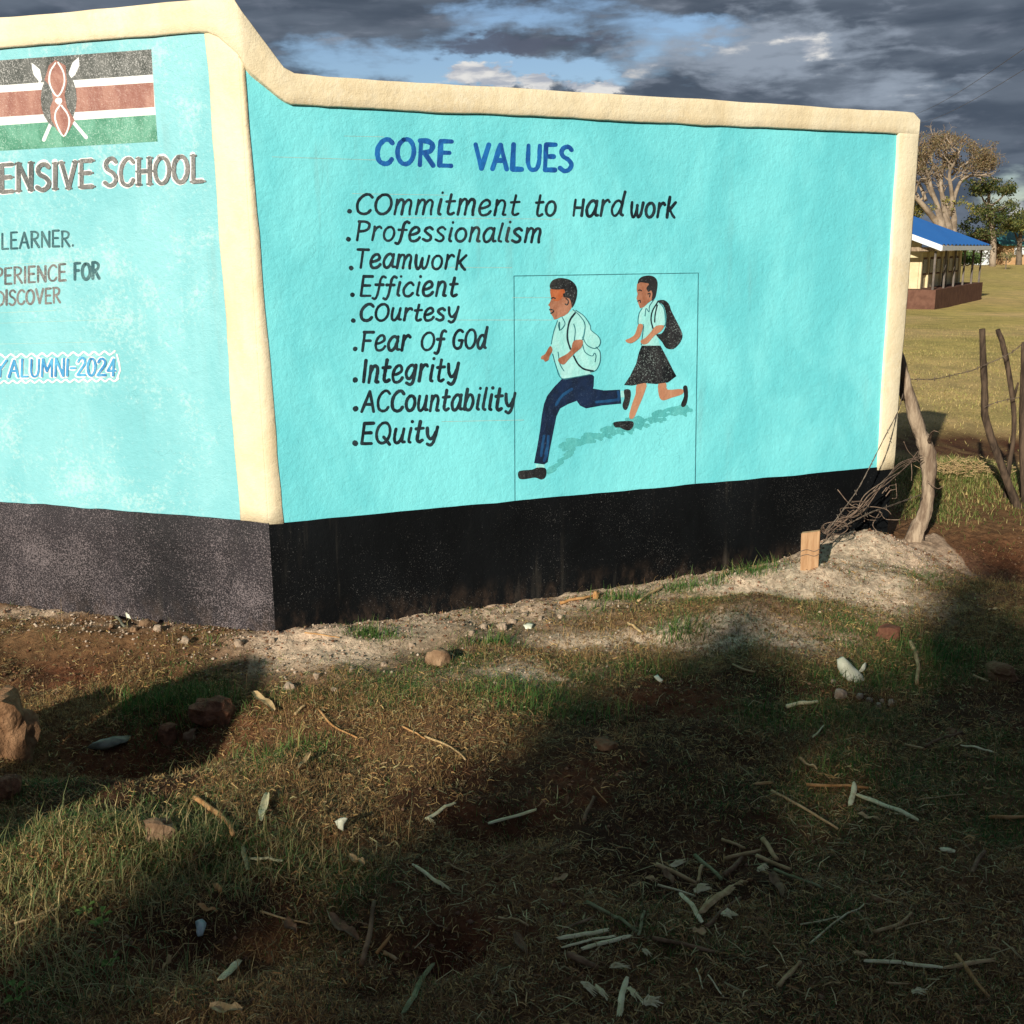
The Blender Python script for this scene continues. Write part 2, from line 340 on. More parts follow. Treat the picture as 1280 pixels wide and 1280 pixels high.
def gh(x, y, fine=True):
    x = np.asarray(x, float); y = np.asarray(y, float)
    r = np.interp(y, [-50, 8, 20, 45, 62, 100, 140, 700], [0, 0, -.28, -.93, -.93, -.3, .42, .9])
    for bx, by, a, sx, sy in BP: r = r + a*np.exp(-((x-bx)/sx)**2-((y-by)/sy)**2)
    near = 1-sstep(np.hypot(x, y-3), 8, 16)
    wf = sstep(wall_dist(x, y), 0.02, 0.45)
    r = r + 0.09*(fbm(x*1.1, y*1.1, 3)-0.5)*near*wf
    r = r + (0.015+0.055*wf)*(fbm(x*4.2, y*4.2, 9, 4, .55)-0.5)*near
    if fine:
        q = fbm(x*24, y*24, 21, 3, 0.6)
        r = r + near*(0.018*(q-0.5)*(0.5+1.4*soilness(x, y)))
    r = r + (1-near)*0.12*(fbm(x*0.25, y*0.25, 40, 3)-0.5)*sstep(y, 10, 20)
    return r
def wall_dist(x, y):
    """distance in front of the wall (negative behind)"""
    a = (x-C0[0])*NR[0]+(y-C0[1])*NR[1]; b = (x-C0[0])*NL[0]+(y-C0[1])*NL[1]
    return np.maximum(np.minimum(a, 9), b) if False else np.where(x > C0[0], a, b)
def blobmask(x, y, lst):
    r = 0
    for px, py, w, sx, sy in lst:
        bx, by = G(px, py); r = r + w*np.exp(-((x-bx)/sx)**2-((y-by)/sy)**2)
    return r
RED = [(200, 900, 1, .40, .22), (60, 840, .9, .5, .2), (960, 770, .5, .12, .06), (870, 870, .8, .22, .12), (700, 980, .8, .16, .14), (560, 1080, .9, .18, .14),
       (560, 1190, .9, .2, .1), (150, 1200, .8, .2, .12), (1230, 690, 1, .5, .3), (1190, 560, 1.2, .6, .9), (830, 880, 1, .2, .14), (600, 1020, .7, .25, .1), (30, 1230, .8, .2, .15), (930, 1050, .5, .2, .1), (640, 1150, .7, .2, .1), (1060, 860, .6, .14, .1)]  # red soil; the strongest blob also paints in the field's shadow patch
SAND = [(1050, 735, 1.2, .5, .22), (1090, 700, 1.2, .44, .26), (980, 745, 1.0, .40, .16), (890, 800, .8, .34, .14), (700, 800, .8, .45, .12), (400, 815, 1.1, .28, .18), (600, 845, .7, .35, .12), (660, 840, .5, .2, .2), (960, 800, 1.0, .38, .16), (1120, 765, .7, .3, .16), (20, 765, 1, .5, .07), (160, 785, .5, .3, .06), (330, 800, .8, .12, .1)]
LUSH = [(465, 800, 1.2, .10, .05), (620, 805, .9, .14, .04), (560, 812, .4, .1, .04), (780, 752, 1, .12, .05), (850, 745, .8, .12, .05), (930, 738, 1.1, .16, .06), (850, 800, 1, .12, .08), (740, 765, .5, .08, .05),
        (220, 870, 1.3, .22, .12), (360, 930, .5, .3, .12), (700, 890, .7, .3, .12), (1070, 850, .5, .3, .15), (1180, 820, .7, .3, .2), (120, 1070, 1.2, .4, .16), (60, 990, .7, .2, .1), (620, 870, .5, .25, .06), (800, 840, .6, .2, .08), (1000, 900, .5, .3, .15), (1215, 615, 1.2, .5, .4),
        (1100, 980, .6, .5, .25), (300, 1080, .4, .2, .1), (700, 1200, .3, .3, .1), (1060, 740, .4, .08, .05)]
def soilness(x, y):
    wd = wall_dist(x, y)
    s = (1-sstep(wd, 0.10, 0.45))*(wd > -0.3) + blobmask(x, y, RED) + 0.6*blobmask(x, y, SAND)
    return np.clip(s, 0, 1)
def hit(px, py):
    """where the line of sight through a pixel meets the ground"""
    d = ray(px, py); t = np.concatenate([np.linspace(1.5, 9, 1500), np.geomspace(9.01, 400, 900)])
    p = EYE[None, :]+d[None, :]*t[:, None]; z = gh(p[:, 0], p[:, 1]); k = int(np.argmax(p[:, 2] < z))
    q = p[k].copy(); q[2] = z[k]; return q

def build_ground():
    def axis(lo, hi, step, far_lo, far_hi):
        a = list(np.arange(lo, hi+1e-6, step)); s = step
        b = hi
        while b < far_hi: s *= 1.10; b += s; a.append(b)
        s = step; b = lo; pre = []
        while b > far_lo: s *= 1.10; b -= s; pre.append(b)
        return np.array(pre[::-1]+a)
    xs = axis(-2.4, 3.4, 0.018, -700, 700); ys = axis(1.6, 6.3, 0.018, -120, 900)
    X, Y = np.meshgrid(xs, ys); Z = gh(X, Y)
    v = np.stack([X.ravel(), Y.ravel(), Z.ravel()], 1)
    nx, ny = len(xs), len(ys); i = np.arange(nx*ny).reshape(ny, nx)
    q = np.stack([i[:-1, :-1].ravel(), i[:-1, 1:].ravel(), i[1:, 1:].ravel(), i[1:, :-1].ravel()], 1)
    x, y = v[:, 0], v[:, 1]
    red = np.array([0.125, 0.048, 0.024]); brown = np.array([0.17, 0.095, 0.048]); sand = np.array([0.62, 0.49, 0.375]); field = np.array([0.50, 0.42, 0.15]); straw = np.array([0.62, 0.47, 0.22])
    n = fbm(x*3, y*3, 60, 4)[:, None]; n2 = fbm(x*14, y*14, 70, 4)[:, None]
    c = brown*(0.7+0.7*n)
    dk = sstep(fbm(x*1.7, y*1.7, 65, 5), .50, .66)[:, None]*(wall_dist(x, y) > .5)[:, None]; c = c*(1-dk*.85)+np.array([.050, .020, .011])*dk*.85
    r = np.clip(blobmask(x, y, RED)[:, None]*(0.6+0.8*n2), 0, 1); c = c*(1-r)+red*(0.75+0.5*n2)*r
    wd = wall_dist(x, y)
    s = np.clip((blobmask(x, y, SAND)+0.85*(1-sstep(wd, 0.08, 0.5))*(wd > -.2)*(x > -1.05)*(x < 2.4))[:, None]*(0.35+1.2*n), 0, 1); c = c*(1-s)+sand*(0.7+0.55*n2)*s
    sb = np.clip(blobmask(x, y, [(1170, 475, 1, 2.2, 3.0), (1260, 440, .7, 3, 3), (1180, 350, .6, 8, 5)]), 0, 1)[:, None]
    f = sstep(y, 6.6, 8.5)[:, None]; nf = fbm(x*0.5, y*0.35, 80, 5)[:, None]; nf2 = fbm(x*6, y*2.2, 81, 3)[:, None]
    fc = (field*(0.75+0.5*nf2))*(1-sstep(nf, .45, .62)) + straw*(0.75+0.5*nf2)*sstep(nf, .45, .62)
    fc = fc*(1-sb*.8)+straw*(.75+.5*nf2)*sb*.8
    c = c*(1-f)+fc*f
    rr_ = np.clip(blobmask(x, y, [(1190, 545, 1, .6, .8), (1240, 560, .9, .8, .7)]), 0, 1)[:, None]*(.5+.9*n2); rr_ = np.clip(rr_, 0, 1); c = c*(1-rr_)+np.array([.11, .05, .027])*rr_  # bare red soil, with the field's shadow patch painted into its colour
    m, T = mat('earth_and_turf'); a = T.new('ShaderNodeVertexColor'); a.layer_name = 'Col'; p = P(T)
    k = T.noise(p, 38, 7, 0.7, 0.3); k2 = T.noise(p, 170, 4, 0.7)
    col = T.mix(0.85, a.outputs[0], T.mix(T.ramp(k, 0.3, 0.7), (0.5, 0.46, 0.44), (1.35, 1.32, 1.28)), 'MULTIPLY')
    k3 = T.noise(T.mapping(p, (1, .45, 1)), 1.7, 6, 0.72); col = T.mix(0.55, col, T.mix(T.ramp(k3, 0.35, 0.65), (0.62, 0.66, 0.6), (1.3, 1.22, 1.1)), 'MULTIPLY')
    col = T.mix(T.math('MULTIPLY', T.ramp(k2, 0.60, 0.70), 0.45), col, (0.42, 0.34, 0.25))
    principled(T, col, 0.95, 0.1, bump(T, T.math('ADD', k, T.math('MULTIPLY', k2, 0.35)), 0.9, 0.012))
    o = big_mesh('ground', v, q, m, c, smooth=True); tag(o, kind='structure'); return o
build_ground()

# ------------------------------------------------------------------ the wall
wall = empty('painted_wall', C0, 'bent masonry wall painted turquoise with cream edging and black base, carrying lettering and a mural', 'wall')
def sweep(name, stations, mat_, thick=0.2, label=None, smooth=True, rows=1, r=0.0, parent=wall):
    """stations: (s, zlow, zhigh, front offset); closed rounded section swept along the bent wall"""
    V = []; n = None
    for s, z0, z1, of in stations:
        back = -thick
        pts = []
        zz = np.linspace(z0+r, z1-r, rows+1)
        if r > 0:
            pts.append((of-r*.9, z0))
        for z in zz: pts.append((of, z))
        if r > 0:
            pts += [(of-r*.3, z1-r*.3), (of-r, z1), (back+r, z1), (back, z1-r), (back, z0)]
        else: pts += [(back, z1), (back, z0)]
        dz = 0.20*math.exp(-(s/.11)**2) if z1 > 2 else 0.0
        pts = [(o_, z-(dz*min(1, -o_/.15) if o_ < 0 and z > 1 else 0)) for o_, z in pts]
        n = len(pts)
        for o_, z in pts: V.append(wpt(s, o_, z))
    F_ = []
    for k in range(len(stations)-1):
        for j in range(n):
            a = k*n+j; b = k*n+(j+1) % n; F_.append((a, b, b+n, a+n))
    F_.append(tuple(range(n-1, -1, -1))); F_.append(tuple((len(stations)-1)*n+j for j in range(n)))
    o = part(name, V, F_, mat_, parent, smooth, label)
    bm = bmesh.new(); bm.from_mesh(o.data); bmesh.ops.recalc_face_normals(bm, faces=bm.faces); bm.to_mesh(o.data); bm.free()
    if smooth: o.data.set_sharp_from_angle(angle=math.radians(50))
    return o
jit = lambda s, a, f=9.0, k=0: a*(float(fbm(s*f+50, k*3.3+1, 90+k, 3))-0.5)*2
sL = list(np.arange(-LLEN, -0.0401, 0.04)); sR = list(np.arange(0.04, RLEN-0.01, 0.04))+[RLEN]
# body
sweep('wall_panel', [(s, 0.44, 2.42 if s < -.1 else 2.37, 0.0) for s in sL[::4]+[-.1, 0.0]], M['teal_left'], smooth=False, label='left wing of the wall, paler turquoise with chalky blotches')
sweep('wall_panel', [(s, 0.44, float(np.interp(s, [0, .04, .15, .19, 4], [2.37, 2.33, 2.19, 2.15, 2.14])), 0.0) for s in [0.0, .04, .1, .15]+sR[4::4]+[RLEN]], M['teal_right'], smooth=False, label='right wing of the wall, smooth turquoise')
# black base
sweep('plinth', [(s, -0.35, 0.487+jit(s, .006), 0.005+jit(s, .003, 12, 2)) for s in sL+[0.0]], M['black_left'], rows=6, r=0.004, thick=0.204, label='rough charcoal base of the left wing')
sweep('plinth', [(s, -0.35, 0.480-0.022*s/3.2+jit(s, .005, 7, 3), 0.005+jit(s, .003, 12, 2)) for s in [0.0]+sR], M['black_right'], rows=6, r=0.004, thick=0.204, label='black base of the right wing')
# coping
st = []
for s in sL: st.append((s, 2.358 + jit(s, .005, 6, 4) - sstep(s, -.14, -.04)*0.03, 2.468+jit(s, .006, 3, 5), 0.016+jit(s, .003, 8, 6)))
st.append((0.0, 2.27, 2.455, 0.016))
for s in np.arange(0.02, 0.30, 0.02):
    top = np.interp(s, [0, .03, .16, .20, .3], [2.44, 2.405, 2.235, 2.215, 2.212]); lo = np.interp(s, [0, .04, .15, .18, .3], [2.25, 2.205, 2.115, 2.103, 2.102])
    st.append((s, lo, top, 0.016+jit(s, .004, 8, 6)))
for s in sR:
    if s > .3:
        e = max(0, s-(RLEN-.05))/.05
        st.append((s, 2.102-.018*(s/3.2)+jit(s, .006, 6, 4), 2.212-.028*(s/3.2)+jit(s, .006, 3, 5)-.03*e*e, 0.016+jit(s, .003, 8, 6)))
sweep('coping', st, M['cream'], thick=0.225, rows=3, r=0.006)
def sheet(name, pts_uz, off, mat_, right=True, label=None, thick=0.02, parent=wall, n=18):
    """upright band between two edge lines, given as [(u_left,u_right,z),...]"""
    D, N = (DR, NR) if right else (DL, NL)
    V = []; 
    for a, b, z in pts_uz:
        for u, o_ in ((a, off-thick), (a, off-.003), (a+(b-a)*.06, off), (b-(b-a)*.06, off), (b, off-.003), (b, off-thick)):
            V.append(C0+D*u+N*o_+np.array([0, 0, z]))
    F_ = [(k*6+j, k*6+j+1, k*6+j+7, k*6+j+6) for k in range(len(pts_uz)-1) for j in range(5)]
    F_ += [(0, 1, 2, 3, 4, 5), tuple(6*(len(pts_uz)-1)+j for j in range(6))]
    o = part(name, V, F_, mat_, parent, True, label)
    bm = bmesh.new(); bm.from_mesh(o.data); bmesh.ops.recalc_face_normals(bm, faces=bm.faces); bm.to_mesh(o.data); bm.free(); return o
def edge(px0, py0, px1, py1, right, z):
    u0, z0 = wall_uz(px0, py0, right); u1, z1 = wall_uz(px1, py1, right); return u0+(u1-u0)*(z-z0)/(z1-z0)
zs = np.linspace(0.472, 2.365, 26)
sheet('corner_band', [(-0.002, edge(256, 42, 300, 650, False, z)+jit(z, .007, 5, 7), z) for z in zs], 0.004, M['cream'], False, 'left half of the cream strip at the bend of the wall')
zs = np.linspace(0.472, 2.29, 26)
sheet('corner_band', [(-0.002, edge(306, 95, 355, 650, True, z)+jit(z, .006, 5, 8), z) for z in zs], 0.004, M['cream'], True, 'right half of the cream strip at the bend of the wall')
zs = np.linspace(0.445, 2.14, 26)
sheet('end_band', [(edge(1121, 168, 1096, 583, True, z)+jit(z, .006, 5, 9), RLEN+0.006+jit(z, .006, 6, 10), z) for z in zs], 0.014, M['cream'], True, thick=0.23)

# ---- paint on the wall: ribbons and filled outlines lying on the plaster
class Paint:
    def __init__(s, right=True, off=0.0016, step=0.00006): s.step = step; s.V = []; s.F = []; s.right = right; s.off = off
    def put(s, px, py, off): s.V.append(side(px, py, s.right, off*0.3)); return len(s.V)-1
    def ribbon(s, pts, w, w1=None, cap=True):
        s.off += s.step; o = s.off
        p = np.array(pts, float); n = len(p)
        if n < 2: return
        t = np.gradient(p, axis=0); t /= (np.linalg.norm(t, axis=1)[:, None]+1e-9); nn = np.stack([-t[:, 1], t[:, 0]], 1)
        ww = np.linspace(w, w1 if w1 is not None else w, n)/2*np.array([0.9+0.2*random.random() for _ in range(n)])
        A = [s.put(*(p[i]+nn[i]*ww[i]), o) for i in range(n)]; B = [s.put(*(p[i]-nn[i]*ww[i]), o) for i in range(n)]
        for i in range(n-1): s.F.append((A[i], A[i+1], B[i+1], B[i]))
        if cap:
            for i, sg in ((0, -1), (n-1, 1)):
                c = [s.put(*(p[i]+sg*t[i]*ww[i]*math.sin(a)*.9+nn[i]*ww[i]*math.cos(a)), o) for a in (math.pi*.25, math.pi*.5, math.pi*.75)]
                s.F.append((A[i], c[0], c[1], c[2], B[i]))
    def poly(s, pts, off=None):
        s.off += 0.00012; o = s.off if off is None else off
        idx = [s.put(x, y, o) for x, y in pts]
        for t in tessellate_polygon([[Vector((x, y, 0)) for x, y in pts]]): s.F.append(tuple(idx[k] for k in t))
    def dot(s, x, y, r): s.poly([(x+r*math.cos(a)*(.9+.2*random.random()), y+r*math.sin(a)*(.9+.2*random.random())) for a in np.linspace(0, 2*math.pi, 11)[:-1]])
    def build(s, name, mat_, parent=wall, label=None):
        o = part(name, s.V, s.F, mat_, parent, False, label)
        n = Vector(NR if s.right else NL)
        bm = bmesh.new(); bm.from_mesh(o.data)
        for f in bm.faces:
            if f.normal.dot(n) < 0: f.normal_flip()
        bm.to_mesh(o.data); bm.free(); return o
def cat(pts, n=5, closed=False):
    p = np.array(pts, float)
    if closed: p = np.vstack([p[-1], p, p[0], p[1]])
    else: p = np.vstack([2*p[0]-p[1], p, 2*p[-1]-p[-2]])
    out = []
    for i in range(1, len(p)-2):
        for t in np.linspace(0, 1, n, endpoint=False):
            a, b, c, d = p[i-1], p[i], p[i+1], p[i+2]
            out.append(.5*((2*b)+(c-a)*t+(2*a-5*b+4*c-d)*t*t+(3*b-a-3*c+d)*t**3))
    out.append(p[-2]); return np.array(out)
def L_(*a): return ('l', list(zip(a[::2], a[1::2])))
def C_(*a): return ('c', list(zip(a[::2], a[1::2])))
ring = lambda w, h, x=0: C_(*sum([[x+w/2+w/2*math.cos(a), h/2+h/2*math.sin(a)] for a in np.linspace(math.pi*.6, math.pi*2.6, 11)], []))
X = 0.74   # x-height
GL = {
 'A': (.62, [L_(0, 0, .31, 1), L_(.31, 1, .62, 0), L_(.12, .36, .5, .36)]),
 'C': (.56, [C_(.56, .84, .42, .98, .24, .96, .06, .74, 0, .45, .08, .12, .28, 0, .46, .05, .56, .2)]),
 'D': (.58, [L_(.06, 0, .06, 1), C_(.0, 1, .3, .97, .54, .75, .58, .48, .5, .18, .28, .02, .0, 0)]),
 'E': (.48, [L_(.04, 0, .04, 1), L_(.04, 1, .46, 1), L_(.04, .53, .4, .53), L_(.04, 0, .48, 0)]),
 'F': (.46, [L_(.04, 0, .04, 1), L_(.0, 1, .46, 1), L_(.04, .55, .36, .55)]),
 'G': (.58, [C_(.52, .9, .38, 1, .2, .95, .04, .72, 0, .42, .08, .12, .28, 0, .48, .1, .54, .42), L_(.34, .44, .58, .44)]),
 'H': (.56, [L_(.04, 0, .04, 1), L_(.52, 0, .52, 1), L_(.04, .5, .52, .5)]),
 'I': (.10, [L_(.05, 0, .05, 1)]),
 'L': (.46, [L_(.05, 1, .05, 0), L_(.05, 0, .46, 0)]),
 'M': (.72, [L_(.04, 0, .06, 1), L_(.06, 1, .36, .3), L_(.36, .3, .66, 1), L_(.66, 1, .68, 0)]),
 'N': (.60, [L_(.04, 0, .04, 1), L_(.04, 1, .56, 0), L_(.56, 0, .56, 1)]),
 'O': (.62, [ring(.62, 1)]),
 'P': (.5, [L_(.05, 0, .05, 1), C_(.0, 1, .3, .99, .48, .86, .46, .62, .28, .5, .05, .48)]),
 'Q': (.64, [ring(.6, 1), L_(.34, .3, .66, -.08)]),
 'R': (.56, [L_(.05, 0, .05, 1), C_(.0, 1, .3, .99, .49, .85, .44, .62, .26, .53, .05, .52), L_(.2, .52, .56, 0)]),
 'S': (.5, [C_(.48, .86, .34, .99, .14, .95, .04, .78, .12, .6, .36, .46, .5, .26, .4, .06, .2, 0, .0, .12)]),
 'T': (.52, [L_(0, 1, .52, 1), L_(.26, 1, .26, 0)]),
 'U': (.56, [C_(.04, 1, .04, .6, .05, .3, .14, .06, .28, 0, .44, .06, .52, .3, .53, .6, .53, 1)]),
 'V': (.58, [L_(0, 1, .3, 0), L_(.3, 0, .58, 1)]),
 'Y': (.54, [L_(0, 1, .27, .48), L_(.54, 1, .27, .48), L_(.27, .48, .27, 0)]),
 '-': (.3, [L_(0, .45, .3, .45)]), '.': (.12, [L_(.05, .0, .07, .06)]),
 '0': (.5, [ring(.5, 1)]), '2': (.5, [C_(.02, .78, .12, .95, .3, 1, .46, .85, .44, .62, .2, .3, 0, .02), L_(0, .02, .5, .02)]),
 '4': (.5, [L_(.36, 0, .36, 1), L_(.36, 1, 0, .3), L_(0, .3, .5, .3)]),
 'a': (.46, [C_(.40, X*.82, .28, X, .12, X*.9, .0, X*.5, .06, X*.1, .18, 0, .32, X*.2, .42, X*.7), C_(.42, X, .41, X*.4, .44, .06, .54, .06)]),
 'b': (.46, [C_(.08, 1.02, .05, .5, .04, .02), C_(.05, X*.5, .18, X*.95, .34, X*.95, .44, X*.55, .36, X*.1, .2, 0, .05, X*.18)]),
 'c': (.42, [C_(.42, X*.82, .3, X, .14, X*.9, .0, X*.5, .06, X*.12, .2, 0, .34, X*.06, .44, X*.25)]),
 'd': (.48, [C_(.40, X*.78, .28, X*.95, .12, X*.85, .0, X*.45, .06, X*.1, .18, 0, .32, X*.2, .42, X*.6), C_(.50, 1.12, .44, .6, .42, .12, .52, .03)]),
 'e': (.44, [C_(.03, X*.45, .2, X*.5, .38, X*.68, .34, X*.95, .2, X, .06, X*.8, 0, X*.42, .08, X*.06, .24, 0, .38, X*.1, .46, X*.28)]),
 'f': (.34, [C_(.42, 1.0, .3, 1.06, .2, .9, .18, .5, .14, .05, .06, -.16, -.06, -.12), L_(.0, X*.82, .36, X*.82)]),
 'g': (.44, [C_(.38, X*.85, .26, X, .1, X*.88, .0, X*.55, .06, X*.25, .18, X*.16, .32, X*.4, .40, X*.8), C_(.42, X, .40, .3, .36, -.02, .24, -.14, .06, -.06)]),
 'i': (.14, [C_(.09, X, .06, X*.5, .06, .08, .14, .02), L_(.10, 1.04, .11, 1.07)]),
 'k': (.44, [C_(.08, 1.0, .05, .5, .04, 0), L_(.42, X, .08, X*.42), C_(.16, X*.5, .3, X*.2, .44, .0)]),
 'l': (.16, [C_(.12, 1.04, .07, .5, .05, .1, .16, .02)]),
 'm': (.68, [C_(.04, X, .04, X*.5, .02, 0), C_(.04, X*.6, .14, X*.95, .26, X*.98, .32, X*.75, .31, X*.35, .30, 0), C_(.32, X*.6, .44, X*.95, .56, X*.97, .62, X*.75, .60, X*.3, .62, .0)]),
 'n': (.44, [C_(.05, X, .05, X*.5, .03, 0), C_(.05, X*.6, .16, X*.95, .30, X*.98, .38, X*.75, .37, X*.35, .36, .04, .46, .03)]),
 'o': (.44, [ring(.44, X)]),
 'r': (.34, [C_(.06, X, .06, X*.5, .04, 0), C_(.06, X*.6, .16, X*.9, .28, X, .36, X*.88)]),
 's': (.38, [C_(.36, X*.85, .24, X, .10, X*.92, .04, X*.74, .16, X*.54, .32, X*.34, .32, X*.1, .18, 0, 0, X*.12)]),
 't': (.34, [C_(.16, 1.0, .13, .5, .12, .12, .22, .0, .36, .08), L_(.0, X*.86, .34, X*.90)]),
 'u': (.46, [C_(.04, X, .02, X*.5, .06, X*.12, .18, 0, .3, X*.2, .38, X*.6), C_(.40, X, .38, X*.4, .40, .06, .5, .05)]),
 'w': (.62, [C_(.0, X, .02, X*.4, .12, .0, .24, X*.15, .30, X*.7), C_(.30, X*.8, .32, X*.3, .42, 0, .54, X*.25, .60, X*.98)]),
 'y': (.44, [C_(.0, X, .06, X*.5, .2, X*.22, .34, X*.4, .42, X*.7), C_(.46, X*1.05, .40, X*.3, .34, -.04, .22, -.16, .08, -.08)]),
}
def write(pt, text, x0, y0, x1, y1, cap, bw, slant=0.0, track=.17, serif=False, halo=0.0):
    seq = []; x = 0; small = False
    for ch in text:
        if ch == '~': small = True; continue
        if ch == ' ': x += .3; continue
        w, st_ = GL[ch]; k = .76 if small else 1.0
        seq.append((x, k, st_, w)); x += w*k+track; small = False
    tot = x-track; ux = (x1-x0)/tot
    for gx, k, st_, w in seq:
        jy = random.uniform(-.02, .02); js = random.uniform(.96, 1.04)
        for kind, pts in st_:
            segs = [cat(pts, 4)] if kind == 'c' else [np.array(pts)]
            for sg in segs:
                P_ = []
                if kind == 'l':
                    n = 4; sg = np.array([pts[0]]) if False else np.linspace(pts[0], pts[1], n)
                for qx, qy in sg:
                    qx = qx*k; qy = qy*k*js+jy
                    X_ = gx+qx+slant*qy; b = (gx+qx)/tot
                    P_.append((x0+X_*ux, y0+(y1-y0)*b-qy*cap))
                if halo:
                    P_ = [(a-halo*.45, b_+halo*.25) for a, b_ in P_]; pt.ribbon(P_, bw+halo*2)
                else:
                    pt.ribbon(P_, bw*random.uniform(.9, 1.15))
                    if serif and kind == 'l':
                        for e in (P_[0], P_[-1]): pt.ribbon([(e[0]-bw*.9, e[1]), (e[0]+bw*.9, e[1])], bw*.45, cap=False)
def line(words, mat_, bw, label, right=True, slant=0.12, dot=None, **kw):
    p = Paint(right)
    if dot: p.dot(dot[0], dot[1], dot[2] if len(dot) > 2 else 3.1)
    for t, x0, y0, x1, y1, cap in words: write(p, t, x0, y0, x1, y1, cap, bw*1.2, slant, **kw)
    p.off = 0.0016; return p.build('lettering', M[mat_], wall, label)
line([('CORE', 471, 204, 564, 207.5, 31.5), ('VALUES', 593, 210.5, 714, 213.5, 31)], 'ink_blue', 4.9, 'blue heading CORE VALUES', slant=.05, track=.2)
K = 'ink_black'
line([('COmmitment', 445, 267, 647, 269, 25.5), ('to', 668, 270, 693, 270, 25), ('~Hard', 716, 270, 777, 270, 26), ('work', 788, 271, 843, 272, 25)], K, 2.9, 'line Commitment to Hard work', dot=(437, 264))
line([('Professionalism', 445, 300, 675, 303, 23)], K, 2.9, 'line Professionalism', dot=(435.5, 299))
line([('Teamwork', 444, 334, 581, 337, 23.5)], K, 2.9, 'line Teamwork', dot=(439, 335))
line([('Efficient', 450, 370, 570, 370, 23.5)], K, 2.9, 'line Efficient', dot=(440.5, 368.5))
line([('COurtesy', 450, 401, 570, 400, 20.5)], K, 3.1, 'line Courtesy', dot=(441.7, 400.7))
line([('Fear', 452, 438.5, 510, 438, 24.5), ('~O', 526, 438, 541, 437.5, 30), ('f', 545, 438, 553, 437.5, 24), ('GOd', 566, 436, 606, 435, 23)], K, 3.0, 'line Fear of God', dot=(444, 436))
line([('Integrity', 453, 478, 570, 476, 28)], K, 3.4, 'line Integrity', dot=(444, 475, 3.6))
line([('ACCountability', 452, 514.5, 641, 512, 26)], K, 3.2, 'line Accountability', dot=(444.4, 511, 3.7))
line([('EQuity', 451, 555, 544, 552, 25)], K, 3.3, 'line Equity', dot=(444, 554, 3.8))
def haloed(words, mat_, bw, halo, label, **kw):
    p = Paint(False, 0.0012)
    for t, x0, y0, x1, y1, cap in words: write(p, t, x0, y0, x1, y1, cap, bw, halo=halo, **kw)
    h = p.build('lettering_outline', M['ink_white'], wall, 'white edging behind '+label)
    p = Paint(False, 0.0085)
    random.seed(5)
    for t, x0, y0, x1, y1, cap in words: write(p, t, x0, y0, x1, y1, cap, bw, **kw)
    return p.build('lettering', M[mat_], wall, label)
random.seed(5)
haloed([('ENSIVE', 1, 240, 115, 233, 33), ('SCHOOL', 131, 233, 253, 226, 33)], 'ink_grey', 4.8, 1.2, 'faded grey capitals ENSIVE SCHOOL', serif=True, slant=0.0, track=.2)
line([('LEARNER.', 2, 311, 92, 307.5, 19.5)], 'ink_teal', 2.3, 'line LEARNER', False, slant=0)
line([('PERIENCE', -6, 355.5, 82, 350, 20)], 'ink_grey', 2.4, 'line ending in PERIENCE', False, slant=0)
line([('FOR', 93, 349.5, 124, 348, 19.5)], 'ink_teal', 3.2, 'darker word FOR', False, slant=0)
line([('DISCOVER', -4, 382, 75, 378, 18)], 'ink_grey', 2.3, 'line DISCOVER', False, slant=0)
random.seed(5)
haloed([('Y', -7, 471, 7, 471, 20), ('ALUMNI-2024', 11, 471, 144, 469, 21)], 'ink_sky', 2.9, 1.3, 'light blue Y ALUMNI-2024', slant=0.04, track=.16)
p = Paint(False, 0.0048)
top = [(x, 446+(-3 if i % 2 else 1.5)-x*.03) for i, x in enumerate(np.arange(-6, 150, 6.5))]; bot = [(x, 477+(2.5 if i % 2 else -1)-x*.02) for i, x in enumerate(np.arange(-6, 150, 5.5))]
p.ribbon(cat(top, 3), 2.4); p.ribbon(cat(bot, 3), 2.2); p.ribbon([(146, 443), (149, 455), (150, 463), (146, 474)], 2.2)
p.build('lettering_outline', M['ink_white'], wall, 'zigzag white line round the blue alumni lettering')
# pencil guide lines
p = Paint(True, 0.0006)
for a in ((478, 334, 640, 334.5), (500, 272, 700, 274), (440, 242, 560, 244), (552, 527, 655, 525), (560, 400, 690, 400), (430, 170, 480, 171), (340, 196, 470, 200), (640, 372, 690, 372)): p.ribbon([a[:2], ((a[0]+a[2])/2, (a[1]+a[3])/2), a[2:]], .7, cap=False)
p.build('guide_lines', M['pencil'], wall)
p = Paint(False, 0.0006)
for a in ((0, 391, 70, 388), (0, 331, 120, 326), (0, 404, 150, 399), (0, 430, 140, 427)): p.ribbon([a[:2], a[2:]], .6, cap=False)
p.build('guide_lines', M['pencil'], wall)

